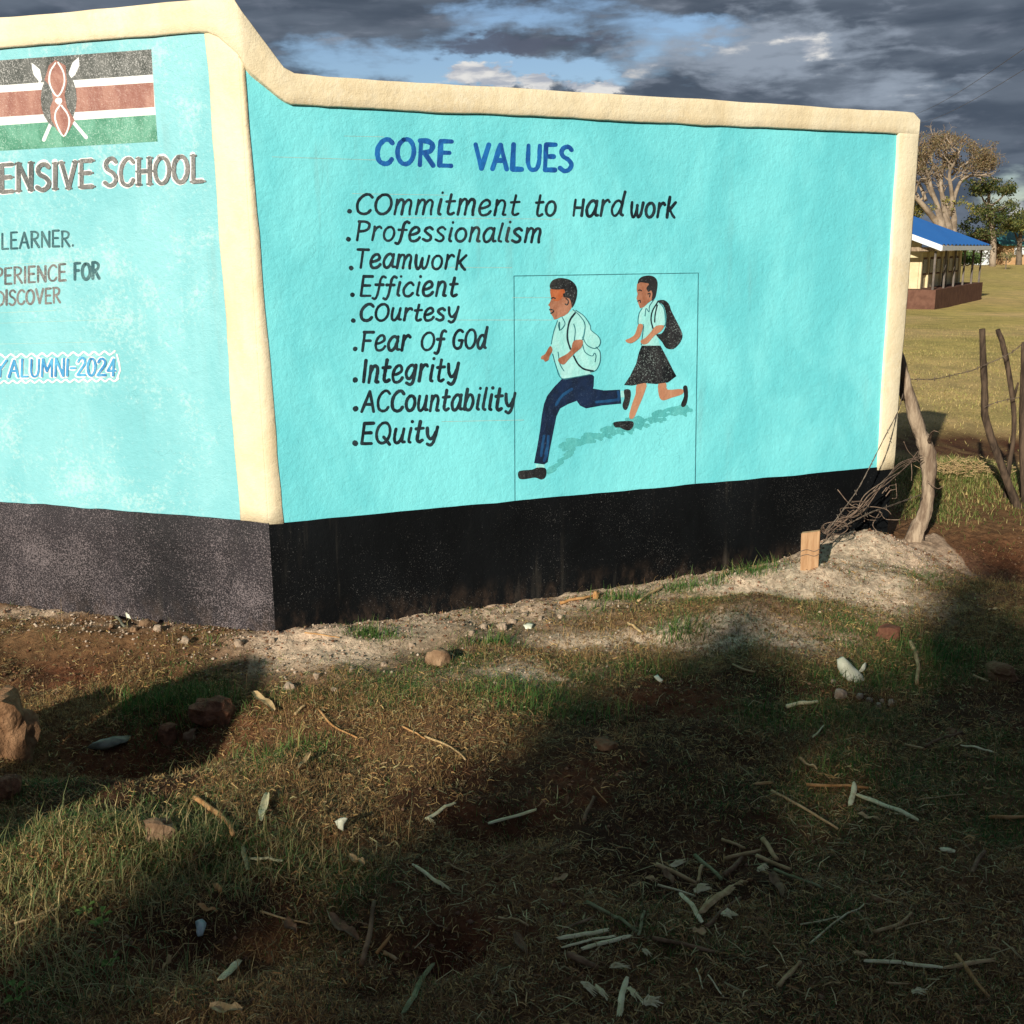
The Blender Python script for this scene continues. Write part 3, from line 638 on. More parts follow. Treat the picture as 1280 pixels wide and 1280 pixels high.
# ---- flag
q = lambda L: [(x/3.2, y/3.2) for x, y in L]
p = Paint(False, 0.0014); p.poly(q([(-150, 252), (605, 197), (630, 566), (-150, 612)])); flag = p.build('painted_flag', M['ink_white'], wall, 'painted flag with black, red and green stripes and a shield')
for nm, L in (('flag_black', [(-150, 252), (605, 197), (611, 298), (-150, 352)]), ('flag_red', [(-150, 380), (613, 330), (618, 428), (-150, 478)]), ('flag_green', [(-150, 512), (622, 459), (630, 566), (-150, 612)])):
    p = Paint(False, 0.0024); p.poly(q(L)); p.build('stripe', M[nm], flag, nm.split('_')[1]+' stripe')
for L in ([(315, 228), (318, 262), (300, 300), (278, 318), (275, 290), (290, 250)], [(126, 250), (160, 278), (168, 320), (158, 328), (135, 300), (128, 275)]):
    p = Paint(False, 0.0034); p.poly(q(L)); t = L[3]; e = (175, 560) if L[0][0] > 200 else (345, 550)
    p.ribbon(q([t, ((t[0]+e[0])/2, (t[1]+e[1])/2), e]), 3.2, 5.0); p.build('spear', M['ink_white'], flag)
ell = lambda cx, cy, rx, ry, n=20: [(cx+rx*math.cos(a), cy+ry*math.sin(a)) for a in np.linspace(0, 2*math.pi, n+1)[:-1]]
p = Paint(False, 0.0042); p.poly(q(ell(235, 395, 72, 118))); sh = p.build('shield', M['flag_black'], flag)
p = Paint(False, 0.0052); p.poly(q([(222, 240), (262, 262), (268, 330), (258, 380), (268, 430), (298, 480), (278, 520), (256, 550), (228, 520), (205, 480), (200, 430), (212, 400), (205, 350), (178, 320), (195, 262)])); p.build('shield', M['flag_red'], flag, 'maroon middle of the shield')
p = Paint(False, 0.0062)
for L in ([(222, 252), (200, 290), (200, 340), (230, 385), (256, 340), (254, 290), (232, 250)], [(240, 420), (222, 450), (224, 490), (254, 545), (276, 500), (272, 460), (246, 422)]): p.ribbon(cat(q(L), 4), 2.1)
p.dot(235/3.2, 404/3.2, 4.6); p.build('shield_markings', M['ink_white'], flag)

# ---- mural of the two running pupils
m5 = lambda L: [(620+x/4, 320+y/4) for x, y in L]
p = Paint(True, 0.0008)
for L in ([(90, 100), (400, 95), (700, 90), (1012, 85)], [(90, 100), (92, 600), (95, 1225)], [(1012, 85), (1004, 600), (996, 1138)]): p.ribbon(m5(L), 1.1, cap=False)
p.build('mural_frame', M['outline'], wall)
def poly_part(name, L, mk, off, parent, label=None, smooth=True):
    p = Paint(True, off); pts = m5(L)
    if smooth: pts = [tuple(v) for v in cat(pts, 3, True)[:-1]]
    p.poly(pts); return p.build(name, M[mk], parent, label)
def lines_part(name, LL, mk, w, off, parent, label=None):
    p = Paint(True, off)
    for L in LL: p.ribbon(cat(m5(L), 4), w)
    return p.build(name, M[mk], parent, label)
p = Paint(True, 0.0009, 0.000012)
for k in range(70):
    t = random.random(); x = 330+t*620; y = 955-(x-330)*.27+random.uniform(-26, 26)-20*t; L = [(x-26, y+random.uniform(-8, 8)), (x, y-10), (x+26, y+random.uniform(-12, 6))]; p.ribbon(cat(m5(L), 3), random.uniform(3, 5.5))
for k in range(16):
    t = random.random(); x = 250+t*130; y = 1090-t*115+random.uniform(-10, 14); p.ribbon(m5([(x-18, y+8), (x, y), (x+18, y-12)]), random.uniform(2.5, 4))
p.build('painted_shade', M['shade_paint'], wall, 'dark turquoise scribble under the two runners')
boy = poly_part('painted_boy', [(270, 165), (272, 190), (276, 215), (268, 235), (260, 245), (270, 255), (268, 270), (275, 290), (285, 305), (290, 318), (305, 315), (322, 305), (340, 300), (360, 285), (378, 258), (380, 235), (368, 205), (350, 185), (340, 165), (310, 160), (285, 158)], 'skin', 0.0040, wall, 'painted schoolboy in pale shirt and navy trousers, running left', False)
poly_part('forehead', [(274, 168), (338, 166), (345, 186), (332, 205), (315, 222), (300, 226), (280, 214)], 'skin_orange', 0.0050, boy)
poly_part('hair', [(272, 162), (270, 140), (285, 120), (315, 110), (345, 112), (375, 122), (398, 145), (406, 175), (402, 210), (392, 240), (380, 258), (376, 235), (368, 215), (352, 208), (338, 205), (335, 190), (345, 182), (338, 166), (305, 168)], 'hair', 0.0060, boy)
lines_part('face_lines', [[(277, 212), (286, 208), (296, 212)], [(268, 268), (280, 268), (288, 276), (280, 284), (274, 286)], [(350, 212), (362, 226), (356, 244), (346, 240)]], 'hair', 1.6, 0.0068, boy)
poly_part('shirt', [(385, 268), (402, 274), (440, 320), (445, 345), (432, 418), (392, 425), (385, 460), (372, 472), (395, 505), (440, 560), (480, 578), (470, 592), (400, 605), (330, 614), (320, 590), (285, 520), (278, 470), (275, 435), (290, 370), (310, 320), (330, 305), (355, 290)], 'shirt', 0.0030, boy, None, False)
poly_part('backpack', [(402, 274), (440, 300), (470, 345), (475, 370), (510, 400), (522, 425), (515, 450), (520, 480), (520, 530), (500, 570), (460, 578), (430, 555), (395, 505), (400, 440), (432, 418), (445, 345)], 'shirt', 0.0024, boy, 'pale blue backpack')
lines_part('shirt_lines', [[(400, 272), (440, 300), (470, 345), (475, 370), (510, 400), (522, 425), (515, 450), (490, 462), (455, 445), (432, 405)], [(500, 455), (520, 480), (520, 530), (500, 570), (470, 580)], [(430, 430), (445, 480), (480, 500), (492, 485), (500, 500), (495, 530)],
   [(385, 268), (420, 300), (445, 345), (432, 418), (390, 422)], [(388, 340), (396, 370), (392, 420)], [(330, 305), (345, 340), (320, 370), (318, 330), (312, 345), (318, 372)], [(308, 322), (288, 380), (276, 440)], [(283, 490), (300, 550), (328, 612), (400, 605), (470, 592)], [(310, 480), (320, 540), (340, 575)]], 'outline', 1.15, 0.0058, boy)
lines_part('strap', [[(395, 285), (370, 320), (358, 370), (358, 420), (372, 465)], [(388, 500), (410, 540), (440, 565), (485, 575)]], 'ink_black', 2.2, 0.0074, boy)
poly_part('arm', [(388, 425), (432, 420), (428, 455), (400, 480), (365, 515), (340, 542), (318, 535), (310, 518), (325, 505), (350, 492), (375, 468)], 'skin', 0.0082, boy)
poly_part('arm', [(270, 450), (283, 470), (268, 500), (262, 520), (245, 528), (238, 518), (225, 515), (228, 500), (245, 490)], 'skin', 0.0050, boy)
poly_part('trousers', [(330, 614), (480, 592), (490, 602), (488, 650), (480, 675), (440, 700), (400, 725), (360, 740), (320, 762), (302, 800), (290, 860), (278, 920), (268, 970), (258, 1030), (240, 1042), (190, 1035), (205, 960), (220, 870), (230, 790), (240, 740), (255, 700), (290, 655)], 'navy', 0.0050, boy, None, False)
poly_part('trousers', [(470, 660), (540, 672), (620, 668), (626, 738), (530, 747), (450, 762), (420, 748), (402, 722), (440, 700)], 'navy', 0.0040, boy, 'raised back leg of the trousers', False)
lines_part('trouser_folds', [[(300, 745), (330, 700), (380, 665)], [(255, 980), (250, 1000), (240, 1025)], [(262, 900), (258, 950), (248, 990)], [(500, 730), (560, 725), (612, 718)], [(610, 678), (614, 700), (612, 722)], [(225, 1000), (230, 960), (240, 900)]], 'navy_blue', 3.4, 0.0060, boy)
for L in ([(110, 1100), (112, 1080), (130, 1072), (180, 1068), (205, 1058), (245, 1060), (252, 1085), (245, 1108), (225, 1118), (195, 1108), (150, 1115), (120, 1115)], [(640, 670), (668, 668), (674, 690), (668, 730), (655, 765), (640, 768), (632, 745), (642, 710)]): poly_part('shoe', L, 'hair', 0.0050, boy)
for L in ([(198, 1040), (242, 1042), (244, 1060), (202, 1060)], [(624, 674), (644, 674), (642, 706), (624, 708)]): poly_part('sock', L, 'shirt', 0.0032, boy, None, False)
girl = poly_part('painted_girl', [(705, 140), (703, 170), (708, 190), (702, 212), (712, 240), (720, 262), (740, 255), (760, 235), (778, 222), (788, 195), (778, 172), (765, 150), (765, 138), (745, 133), (720, 130)], 'skin', 0.0040, wall, 'painted schoolgirl in pale blouse and black skirt, running left', False)
poly_part('hair', [(708, 140), (715, 115), (740, 100), (775, 98), (800, 112), (808, 140), (802, 185), (795, 210), (778, 224), (782, 190), (775, 172), (762, 180), (752, 160), (765, 140), (745, 134), (720, 132)], 'hair', 0.0050, girl)
lines_part('face_lines', [[(712, 172), (720, 170), (728, 174)], [(708, 226), (720, 222), (722, 232)], [(760, 190), (770, 186), (768, 205)]], 'hair', 1.4, 0.0056, girl)
poly_part('blouse', [(790, 218), (810, 225), (840, 265), (846, 345), (800, 352), (780, 370), (805, 395), (820, 448), (725, 450), (735, 400), (740, 345), (710, 342), (715, 290), (730, 260), (760, 240)], 'shirt', 0.0030, girl, None, False)
lines_part('blouse_lines', [[(790, 218), (768, 250), (765, 280), (750, 262), (745, 300)], [(730, 262), (715, 290), (711, 340), (738, 344)], [(812, 228), (840, 265), (847, 345), (802, 352)], [(738, 350), (732, 400), (726, 445)]], 'outline', 1.1, 0.0052, girl)
poly_part('backpack', [(805, 225), (840, 220), (865, 240), (875, 270), (895, 310), (925, 370), (932, 405), (915, 440), (885, 465), (850, 460), (830, 430), (808, 405), (802, 392), (830, 385), (850, 345), (850, 290), (835, 245)], 'skirt', 0.0062, girl, 'black backpack')
lines_part('strap', [[(808, 230), (782, 275), (775, 320), (785, 362)], [(806, 245), (796, 290), (793, 330)]], 'ink_black', 1.7, 0.0066, girl)
poly_part('arm', [(712, 342), (735, 345), (728, 380), (715, 410), (680, 435), (655, 432), (648, 420), (670, 410), (695, 390)], 'skin_leg', 0.0062, girl)
poly_part('arm', [(800, 350), (840, 348), (825, 375), (790, 400), (760, 435), (735, 442), (722, 425), (745, 410), (770, 385)], 'skin_leg', 0.0074, girl)
poly_part('skirt', [(728, 448), (822, 448), (850, 500), (885, 570), (902, 600), (860, 632), (800, 640), (740, 635), (680, 648), (640, 645), (670, 600), (700, 540), (715, 480)], 'skirt', 0.0050, girl, None, False)
poly_part('leg', [(705, 640), (752, 638), (740, 690), (715, 750), (688, 810), (665, 805), (680, 740), (698, 690)], 'skin_leg', 0.0034, girl)
poly_part('leg', [(812, 636), (850, 636), (858, 668), (930, 665), (932, 690), (880, 708), (835, 722), (815, 700)], 'skin_leg', 0.0034, girl)
poly_part('shoe', [(588, 832), (640, 825), (685, 828), (685, 855), (665, 872), (640, 868), (620, 858), (595, 855)], 'hair', 0.0044, girl)
poly_part('shoe', [(935, 655), (955, 650), (960, 700), (950, 745), (932, 755), (925, 740), (940, 700)], 'hair', 0.0044, girl)

# ------------------------------------------------------------------ tubes, stones, chips
def tube_geo(pts, rad, n=8, V=None, F_=None, cap=True, rough=0.0):
    V = [] if V is None else V; F_ = [] if F_ is None else F_
    p = np.array(pts, float); rad = np.broadcast_to(np.array(rad, float), (len(p),))
    t = np.gradient(p, axis=0); t /= np.linalg.norm(t, axis=1)[:, None]+1e-9
    ref = np.array([0, 0, 1.]) if abs(t[0][2]) < .8 else np.array([1., 0, 0])
    b0 = len(V)
    for i in range(len(p)):
        a = np.cross(t[i], ref); a /= np.linalg.norm(a)+1e-9; b = np.cross(t[i], a)
        for k in range(n):
            th = 2*math.pi*k/n; r = rad[i]*(1+rough*random.uniform(-1, 1))
            V.append(p[i]+(a*math.cos(th)+b*math.sin(th))*r)
    for i in range(len(p)-1):
        for k in range(n):
            u = b0+i*n+k; v = b0+i*n+(k+1) % n; F_.append((u, v, v+n, u+n))
    if cap: F_.append(tuple(b0+k for k in range(n-1, -1, -1))); F_.append(tuple(b0+(len(p)-1)*n+k for k in range(n)))
    return V, F_
def tube(name, pts, rad, mat_, parent=None, n=8, rough=0.0, sub=5, label=None):
    P_ = cat(pts, sub) if sub > 1 and len(pts) > 2 else np.array(pts, float)
    R_ = np.interp(np.linspace(0, 1, len(P_)), np.linspace(0, 1, len(np.atleast_1d(rad))), np.atleast_1d(rad)) if np.ndim(rad) else rad
    V, F_ = tube_geo(P_, R_, n, rough=rough); return part(name, V, F_, mat_, parent, True, label)
def stone(name, loc, size, mat_, parent=None, label=None, cat_=None, group=None, seed=0, sub=3, rough=.35, sink=.25):
    bm = bmesh.new(); bmesh.ops.create_icosphere(bm, subdivisions=sub, radius=1)
    o_ = Vector((seed*3.7, seed*1.3, seed*2.1))
    from mathutils import noise as MN
    for v in bm.verts:
        d = v.co.copy(); f = 1+rough*MN.noise(d*1.1+o_)*1.6+rough*.5*MN.noise(d*2.7+o_)+rough*.22*MN.noise(d*7+o_)
        q_ = d*f
        for ax in range(3): q_[ax] = max(-.93, min(.93, q_[ax]))
        v.co = Vector((q_.x*size[0], q_.y*size[1], q_.z*size[2]))
    me = bpy.data.meshes.new(name); bm.to_mesh(me); bm.free(); me.materials.append(mat_); me.shade_smooth(); me.set_sharp_from_angle(angle=math.radians(38))
    o = bpy.data.objects.new(name, me); COL.objects.link(o); o.location = (loc[0], loc[1], loc[2]+size[2]*(1-2*sink)*.7)
    o.rotation_euler = (0, 0, seed*1.7); tag(o, label, cat_, group); return o

# ---- leaning timber post by the end of the wall
YP = 5.72
w = lambda px, py, Y=YP: atdepth(px, py, Y)
mp = 1340/5.6
post = empty('fence_post', w(1136, 700), 'gnarled crooked grey post leaning at the right end of the wall', 'fence post')
tube('trunk', [w(1130, 712), w(1136, 692), w(1147, 662), w(1157, 636), w(1161, 600), w(1159, 566), w(1150, 540), w(1141, 512), w(1133, 480), w(1126, 450), w(1123, 432)], [16/mp, 14.5/mp, 10.2/mp, 8.6/mp, 8.2/mp, 10.6/mp, 8/mp, 8.4/mp, 6.6/mp, 5.4/mp, 2.8/mp], M['wood_post'], post, 14, .15, 4)
tube('branch_stub', [w(1130, 500), w(1124, 480), w(1121, 455), w(1122, 436)], [4/mp, 4/mp, 3.4/mp, 2/mp], M['wood_dark'], post, 8, .1)
tube('branch_stub', [w(1160, 560), w(1163, 546, 5.66), w(1168, 538, 5.6)], [4/mp, 2/mp, 1/mp], M['wood_dark'], post, 6, .1)

# ---- thinner fence posts on the right
def thin_post(label, pts, r, Y, extra=(), m_='wood_dark'):
    b = atdepth(pts[-1][0], pts[-1][1], Y)
    o = empty('fence_post', b, label, 'fence post', 'rough posts of the wire fence')
    tube('trunk', [atdepth(x, y, Y) for x, y in pts], [k*Y/1340 for k in r], M[m_], o, 9, .10, 4)
    for e in extra: tube('branch_stub', [atdepth(x, y, Y) for x, y in e], [2.2*Y/1340, 1.2*Y/1340], M[m_], o, 6, .1, 3)
    return o
thin_post('dark fence post bending right towards its foot, nearest the crooked grey post', [(1228, 411), (1229, 450), (1231, 490), (1231, 518), (1238, 545), (1248, 572), (1260, 604), (1273, 636), (1284, 662)], [3.6, 4.2, 4.2, 4.6, 4.6, 4.8, 5, 6, 7], 6.3)
thin_post('thin curved dark stick crossing behind the bending fence post', [(1247, 412), (1254, 432), (1261, 466), (1267, 510), (1267, 545), (1262, 580), (1258, 612), (1257, 632)], [3, 3.4, 3.2, 3, 2.8, 2.8, 3, 3.2], 6.45, [[(1266, 500), (1273, 478)]])
thin_post('dark fence post cut by the right edge of the picture', [(1281, 428), (1280, 470), (1279, 520), (1279, 570), (1282, 640)], [4, 4.4, 4.6, 4.8, 5], 6.35)

# ---- barbed wire
def barbed(label, pts, depths, r=.0016, nb=6, name='barbed_wire'):
    P_ = cat([atdepth(x, y, d) for (x, y), d in zip(pts, depths)], 8)
    root = empty(name, P_[0], label, 'wire', 'barbed wire strands'); V, F_ = [], []
    s = np.linspace(0, 60, len(P_)); off = np.stack([0*s, np.sin(s), np.cos(s)], 1)*.003
    tube_geo(P_+off, r, 5, V, F_); tube_geo(P_-off, r, 5, V, F_); part('strand', V, F_, M['wire'], root, True)
    for k in range(nb):
        i = int((k+.5)/nb*len(P_)); V, F_ = [], []; c = P_[i]
        for a in (0.6, 2.2): d = np.array([.3*random.uniform(-1, 1), math.cos(a), math.sin(a)])*.016; tube_geo([c-d, c+d], r*.9, 4, V, F_)
        part('barb', V, F_, M['wire'], root)
barbed('barbed wire from the crooked post up past the bending fence post', [(1137, 474), (1165, 474), (1190, 469), (1215, 463), (1229, 457), (1252, 447), (1268, 438), (1284, 424)], [5.7, 5.85, 6.0, 6.15, 6.26, 6.3, 6.35, 6.4], nb=9)
barbed('lower barbed wire between the bending post and the right edge', [(1231, 509), (1245, 503), (1262, 499), (1284, 495)], [6.26, 6.3, 6.35, 6.4], nb=4)
barbed('slack wire from the crooked post down to the small wooden stake', [(1129, 492), (1122, 515), (1105, 548), (1088, 582), (1072, 612), (1052, 640), (1035, 662), (1020, 676)], [5.6, 5.45, 5.2, 5.12, 5.06, 4.98, 4.93, 4.86], nb=6)
barbed('rusty wire from the lower crooked post across the black base', [(1152, 618), (1130, 626), (1108, 634), (1090, 640), (1070, 650), (1045, 664), (1022, 684), (1004, 690), (985, 706)], [5.6, 5.4, 5.2, 5.1, 5.05, 5.0, 4.86, 4.84, 4.9], nb=6)

# ---- dry vine tangle
root = empty('dry_vine', atdepth(1100, 650, 5.2), 'tangle of dry leafless vine and wire against the black base beside the crooked post', 'dry vine')
V, F_ = [], []
def spray(pts, ds, r, jitr=1.5):
    P_ = [(x+random.uniform(-jitr, jitr), y+random.uniform(-jitr, jitr)) for x, y in pts]
    tube_geo(cat([atdepth(x, y, d) for (x, y), d in zip(P_, ds)], 5), [r]*((len(pts)-1)*5+1), 5, V, F_)
for k in range(7): spray([(1150, 566+k), (1128, 584), (1106, 602), (1084, 622), (1068, 640), (1045, 656), (1030, 668)], [5.6, 5.45, 5.2, 5.1, 5.04, 4.97, 4.9], random.uniform(.0012, .0030), 5)
for k in range(16):
    cx, cy = random.choice([(1064, 640), (1056, 652), (1044, 660), (1070, 634), (1095, 642)]); r0 = random.uniform(5, 15); a0 = random.uniform(0, 6)
    n = 7; L = [(cx+r0*math.cos(a0+i*.8)*1.2, cy+r0*.6*math.sin(a0+i*.8)) for i in range(n)]; d0 = 4.93+(cx-1030)*.0033
    spray(L, [d0+random.uniform(-.05, .03) for _ in L], random.uniform(.0009, .0020))
for L in ([(1098, 637), (1106, 648), (1116, 650), (1124, 649)], [(1118, 598), (1122, 612), (1120, 622), (1116, 624)], [(1140, 575), (1141, 590), (1138, 600)], [(1088, 630), (1082, 640), (1080, 652)], [(1046, 612), (1060, 628), (1072, 636)],
          [(1098, 640), (1092, 655), (1100, 668), (1090, 676)], [(1160, 546), (1166, 538), (1172, 540)], [(1160, 600), (1172, 610), (1178, 608)], [(1150, 580), (1136, 566), (1130, 552)]):
    d0 = 4.98+(L[0][0]-1030)*.005; spray(L, [d0-.03*i for i in range(len(L))], .002)
part('stems', V, F_, M['vine'], root, True)['kind'] = 'stuff'
for k in range(6):
    x, y = 1030+random.random()*90, 0; y = 672-(x-1030)*.75+random.uniform(-8, 8); c = atdepth(x, y, 4.92+(x-1030)*.0035)
    V, F_ = [], []; tube_geo([c, c+np.array([.02, .0, .03]), c+np.array([.05, 0, .035])*random.uniform(.6, 1.3)], [.0022, .002, .001], 5, V, F_); part('twig', V, F_, M['vine'], root)

# ---- small wooden stake
b = hit(1011, 713); k = b[1]/1340
tl, tr, bl, br = (atdepth(x, y, b[1]) for x, y in ((1001.5, 667), (1025, 664), (1000, 722), (1022, 722)))
th = np.array([0.012, 0.03, 0])
V = [bl, br, tr, tl, bl+th, br+th, tr+th, tl+th]
F_ = [(0, 1, 2, 3), (5, 4, 7, 6), (1, 5, 6, 2), (4, 0, 3, 7), (3, 2, 6, 7), (4, 5, 1, 0)]
o = part('wooden_stake', V, F_, M['board']); bm = bmesh.new(); bm.from_mesh(o.data); bmesh.ops.bevel(bm, geom=bm.edges, offset=.002, segments=2, affect='EDGES'); bm.to_mesh(o.data); bm.free()
tag(o, 'short flat sawn board standing upright in the sand by the black base', 'stake')
for yy in (688, 694):
    tube('stake_wire', [atdepth(998, yy+2, b[1]-.004), atdepth(1008, yy-1, b[1]-.006), atdepth(1018, yy+1, b[1]-.006), atdepth(1026, yy-3, b[1]+.0)], .0014, M['wire'], o, 5)

# ---- stones and clods
def st(px, py, wpx, hpx, m_, label, cat_, name='stone', seed=1, rough=.35, sink=.25, deep=.8, group=None):
    p_ = hit(px, py+hpx*.35); k = np.linalg.norm(p_-EYE)/1340
    s = (wpx*k/2, wpx*k/2*deep, hpx*k/2*1.15); return stone(name, p_, s, M[m_], label=label, cat_=cat_, seed=seed, rough=rough, sink=sink, group=group)
st(10, 905, 74, 92, 'clod_brown', 'large brown boulder lying at the left edge below the wall', 'boulder', 'boulder', 4, .42)
st(547, 822, 33, 25, 'rock', 'lone angular brown stone in front of the black base', 'stone', seed=5, sink=.1)
st(1111, 789, 27, 20, 'red_stone', 'flat reddish stone half buried right of the sand heap', 'stone', seed=7, rough=.45, sink=.3)
st(266, 886, 54, 34, 'clod', 'larger crumbly red earth clod on the edge of the shaded hollow', 'clod', 'earth_clod', 11, .4, .3)
st(212, 916, 26, 22, 'clod', 'red earth clod left of the large crumbly one', 'clod', 'earth_clod', 12, .4)
st(238, 918, 16, 13, 'rock', 'pea-sized clod between the two red clods', 'clod', 'earth_clod', 13, .4)
st(12, 982, 36, 30, 'clod', 'reddish clod at the left edge below the boulder', 'clod', 'earth_clod', 14, .35)
st(200, 1036, 36, 28, 'rock', 'grey-brown weathered clod in the grass at left', 'clod', 'earth_clod', 15, .55)
st(1250, 838, 36, 22, 'clod_brown', 'dull grey stone in shade near the right edge', 'stone', seed=16)
st(1050, 866, 16, 12, 'pale_stone', 'pinkish stone under the white plastic cup', 'stone', seed=17)
st(755, 928, 30, 14, 'clod_brown', 'flat half buried stone in the dark middle of the lawn', 'stone', seed=18, sink=.35)
st(1188, 915, 16, 11, 'clod_brown', 'brownish stone in shade beside the dark twig', 'stone', seed=19)
st(1096, 1126, 17, 10, 'clod_brown', 'rounded brown pebble touching a thin straw at lower right', 'stone', seed=20)
st(745, 744, 12, 14, 'orange', 'pale chunk standing against the black base', 'stone', seed=21)
for i, (x, y, s_) in enumerate([(1074, 870, 9), (1087, 875, 8), (1098, 882, 9), (1102, 876, 6), (1114, 878, 9), (1042, 852, 7)]): st(x, y, s_, s_*.8, 'pale_stone', ['leftmost pale pebble of the string right of the white plastic cup', 'second pale pebble of the string right of the cup', 'lowest pale pebble of the string right of the cup', 'tiny pebble just above the lowest one of the string', 'rightmost pale pebble of the string right of the cup', 'pale pebble left of the pinkish stone under the cup'][i], 'pebble', 'pebble', 30+i, group='pale pebbles')
PBL = ['leftmost pebble of the row above the lone brown stone', 'second pebble of the row above the lone brown stone', 'largest pebble of the row along the black base', 'pebble right of the largest one along the black base', 'pebble up and right of the row along the black base', 'rightmost sunlit pebble, near the orange root', 'pebble in the grass left of the lone brown stone', 'biggest pebble on the sand by the bend of the wall', 'pebble on the sand right of the biggest one by the bend', 'small pebble by the slender orange root', 'pebble between the largest pebble and the orange root', 'pebble just above the lone brown stone', 'pebble hard against the bend of the black base', 'pebble under the lush tuft at the black base', 'pebble right of the lone brown stone on the sand']
for i, (x, y, s_) in enumerate([(590, 790, 10), (605, 783, 12), (628, 782, 14), (640, 776, 11), (655, 768, 10), (700, 770, 9), (440, 838, 10), (362, 858, 16), (396, 844, 10), (418, 862, 9), (675, 772, 8), (515, 806, 9), (340, 800, 9), (480, 830, 8), (610, 800, 8)]):
    st(x, y, s_, s_*.7, 'pale_stone', PBL[i], 'pebble', 'pebble', 50+i, group='pebbles along the wall foot')
for i, (x, y, s_) in enumerate([(182, 780, 16), (197, 785, 12), (168, 786, 10), (232, 800, 12), (140, 782, 8), (298, 803, 12)]):
    st(x, y, s_, s_*.75, 'pale_stone' if i % 2 else 'rock', ['biggest stone under the charcoal left base, brown', 'pale stone right of the biggest one under the left base', 'brown stone left of the biggest one under the left base', 'pale stone alone under the middle of the left base', 'leftmost small stone under the charcoal left base', 'pale stone under the left base next to the bend'][i], 'stone', 'stone', 80+i, group='stones under the left wing')

# ---- litter
def crumpled(name, px, py, pts, m_, label, cat_, lift=.01, tilt=.4, amp=.006):
    c = hit(px, py); k = np.linalg.norm(c-EYE)/1340; bm = bmesh.new(); top = []; bot = []
    for i, (dx, dy) in enumerate(pts):
        h = lift+k*(-dy)*tilt+random.uniform(0, amp); yy = -dy*k*(1.6 if tilt < .6 else .35)
        top.append((c[0]+dx*k, c[1]+yy, c[2]+h+amp)); 
    ctr = np.mean(top, axis=0)+np.array([0, 0, amp*2]); V = [tuple(t) for t in top]+[(t[0], t[1]+.004, t[2]-.004) for t in top]+[tuple(ctr), tuple(ctr-np.array([0, -.004, .006]))]
    n = len(top); F_ = [(i, (i+1) % n, 2*n) for i in range(n)]+[((i+1) % n+n, i+n, 2*n+1) for i in range(n)]+[(i, i+n, (i+1) % n+n, (i+1) % n) for i in range(n)]
    o = part(name, V, F_, M[m_]); bm = bmesh.new(); bm.from_mesh(o.data); bmesh.ops.subdivide_edges(bm, edges=bm.edges, cuts=2, smooth=.2, fractal=1.2, seed=3); bmesh.ops.recalc_face_normals(bm, faces=bm.faces); bm.to_mesh(o.data); bm.free(); o.data.shade_smooth()
    tag(o, label, cat_); return o
# white squashed cup
c = hit(1062, 848); k = np.linalg.norm(c-EYE)/1340
V, F_ = tube_geo([c+np.array([-12*k, .01, 24*k]), c+np.array([-9*k, .005, 18*k]), c+np.array([-3*k, 0, 9*k]), c+np.array([4*k, 0, 2*k]), c+np.array([8*k, -.01, -5*k])], [4*k, 7*k, 8.5*k, 10*k, 12*k], 14, rough=.13)
o = part('plastic_cup', V, F_, M['white'], smooth=True); tag(o, 'squashed dirty white plastic cup on the shaded grass below the sand heap', 'plastic cup')
crumpled('plastic_scrap', 1072, 846, [(0, 0), (8, -2), (10, -12), (6, -8)], 'white', 'thin torn white scrap beside the squashed cup', 'litter', tilt=.8)
crumpled('plastic_wrapper', 138, 936, [(-24, 6), (-12, -3), (6, -7), (20, -9), (19, 0), (6, 5), (-8, 6)], 'grey_plastic', 'dirty grey-green plastic wrapper at the edge of the shaded hollow', 'litter', .006, .3, .01)
crumpled('plastic_scrap', 425, 1042, [(-6, -6), (0, -10), (9, -10), (5, -2), (4, 6), (-2, 4)], 'white', 'bright white plastic scrap in the sunlit grass', 'litter', .01, .8)
crumpled('plastic_scrap', 250, 1170, [(-7, -6), (0, -8), (6, -4), (6, 6), (1, 7), (-3, 0)], 'blue_plastic', 'pale blue and white scrap in the dark grass at lower left', 'litter', .01, .5)
crumpled('plastic_scrap', 660, 786, [(-6, -2), (0, -5), (7, -3), (4, 3), (-3, 3)], 'white', 'tiny white scrap under the wall foot pebbles', 'litter', .006, .5, .003)
crumpled('plastic_scrap', 163, 775, [(-6, -6), (-2, -10), (3, -4), (4, 3), (-3, 4)], 'white', 'small white scrap against the charcoal left base', 'litter', .006, .9, .003)
crumpled('plastic_scrap', 823, 852, [(-5, -3), (0, -5), (6, 2), (3, 4)], 'white', 'small whitish chip on shaded turf below the sand', 'litter', .006, .5, .003)

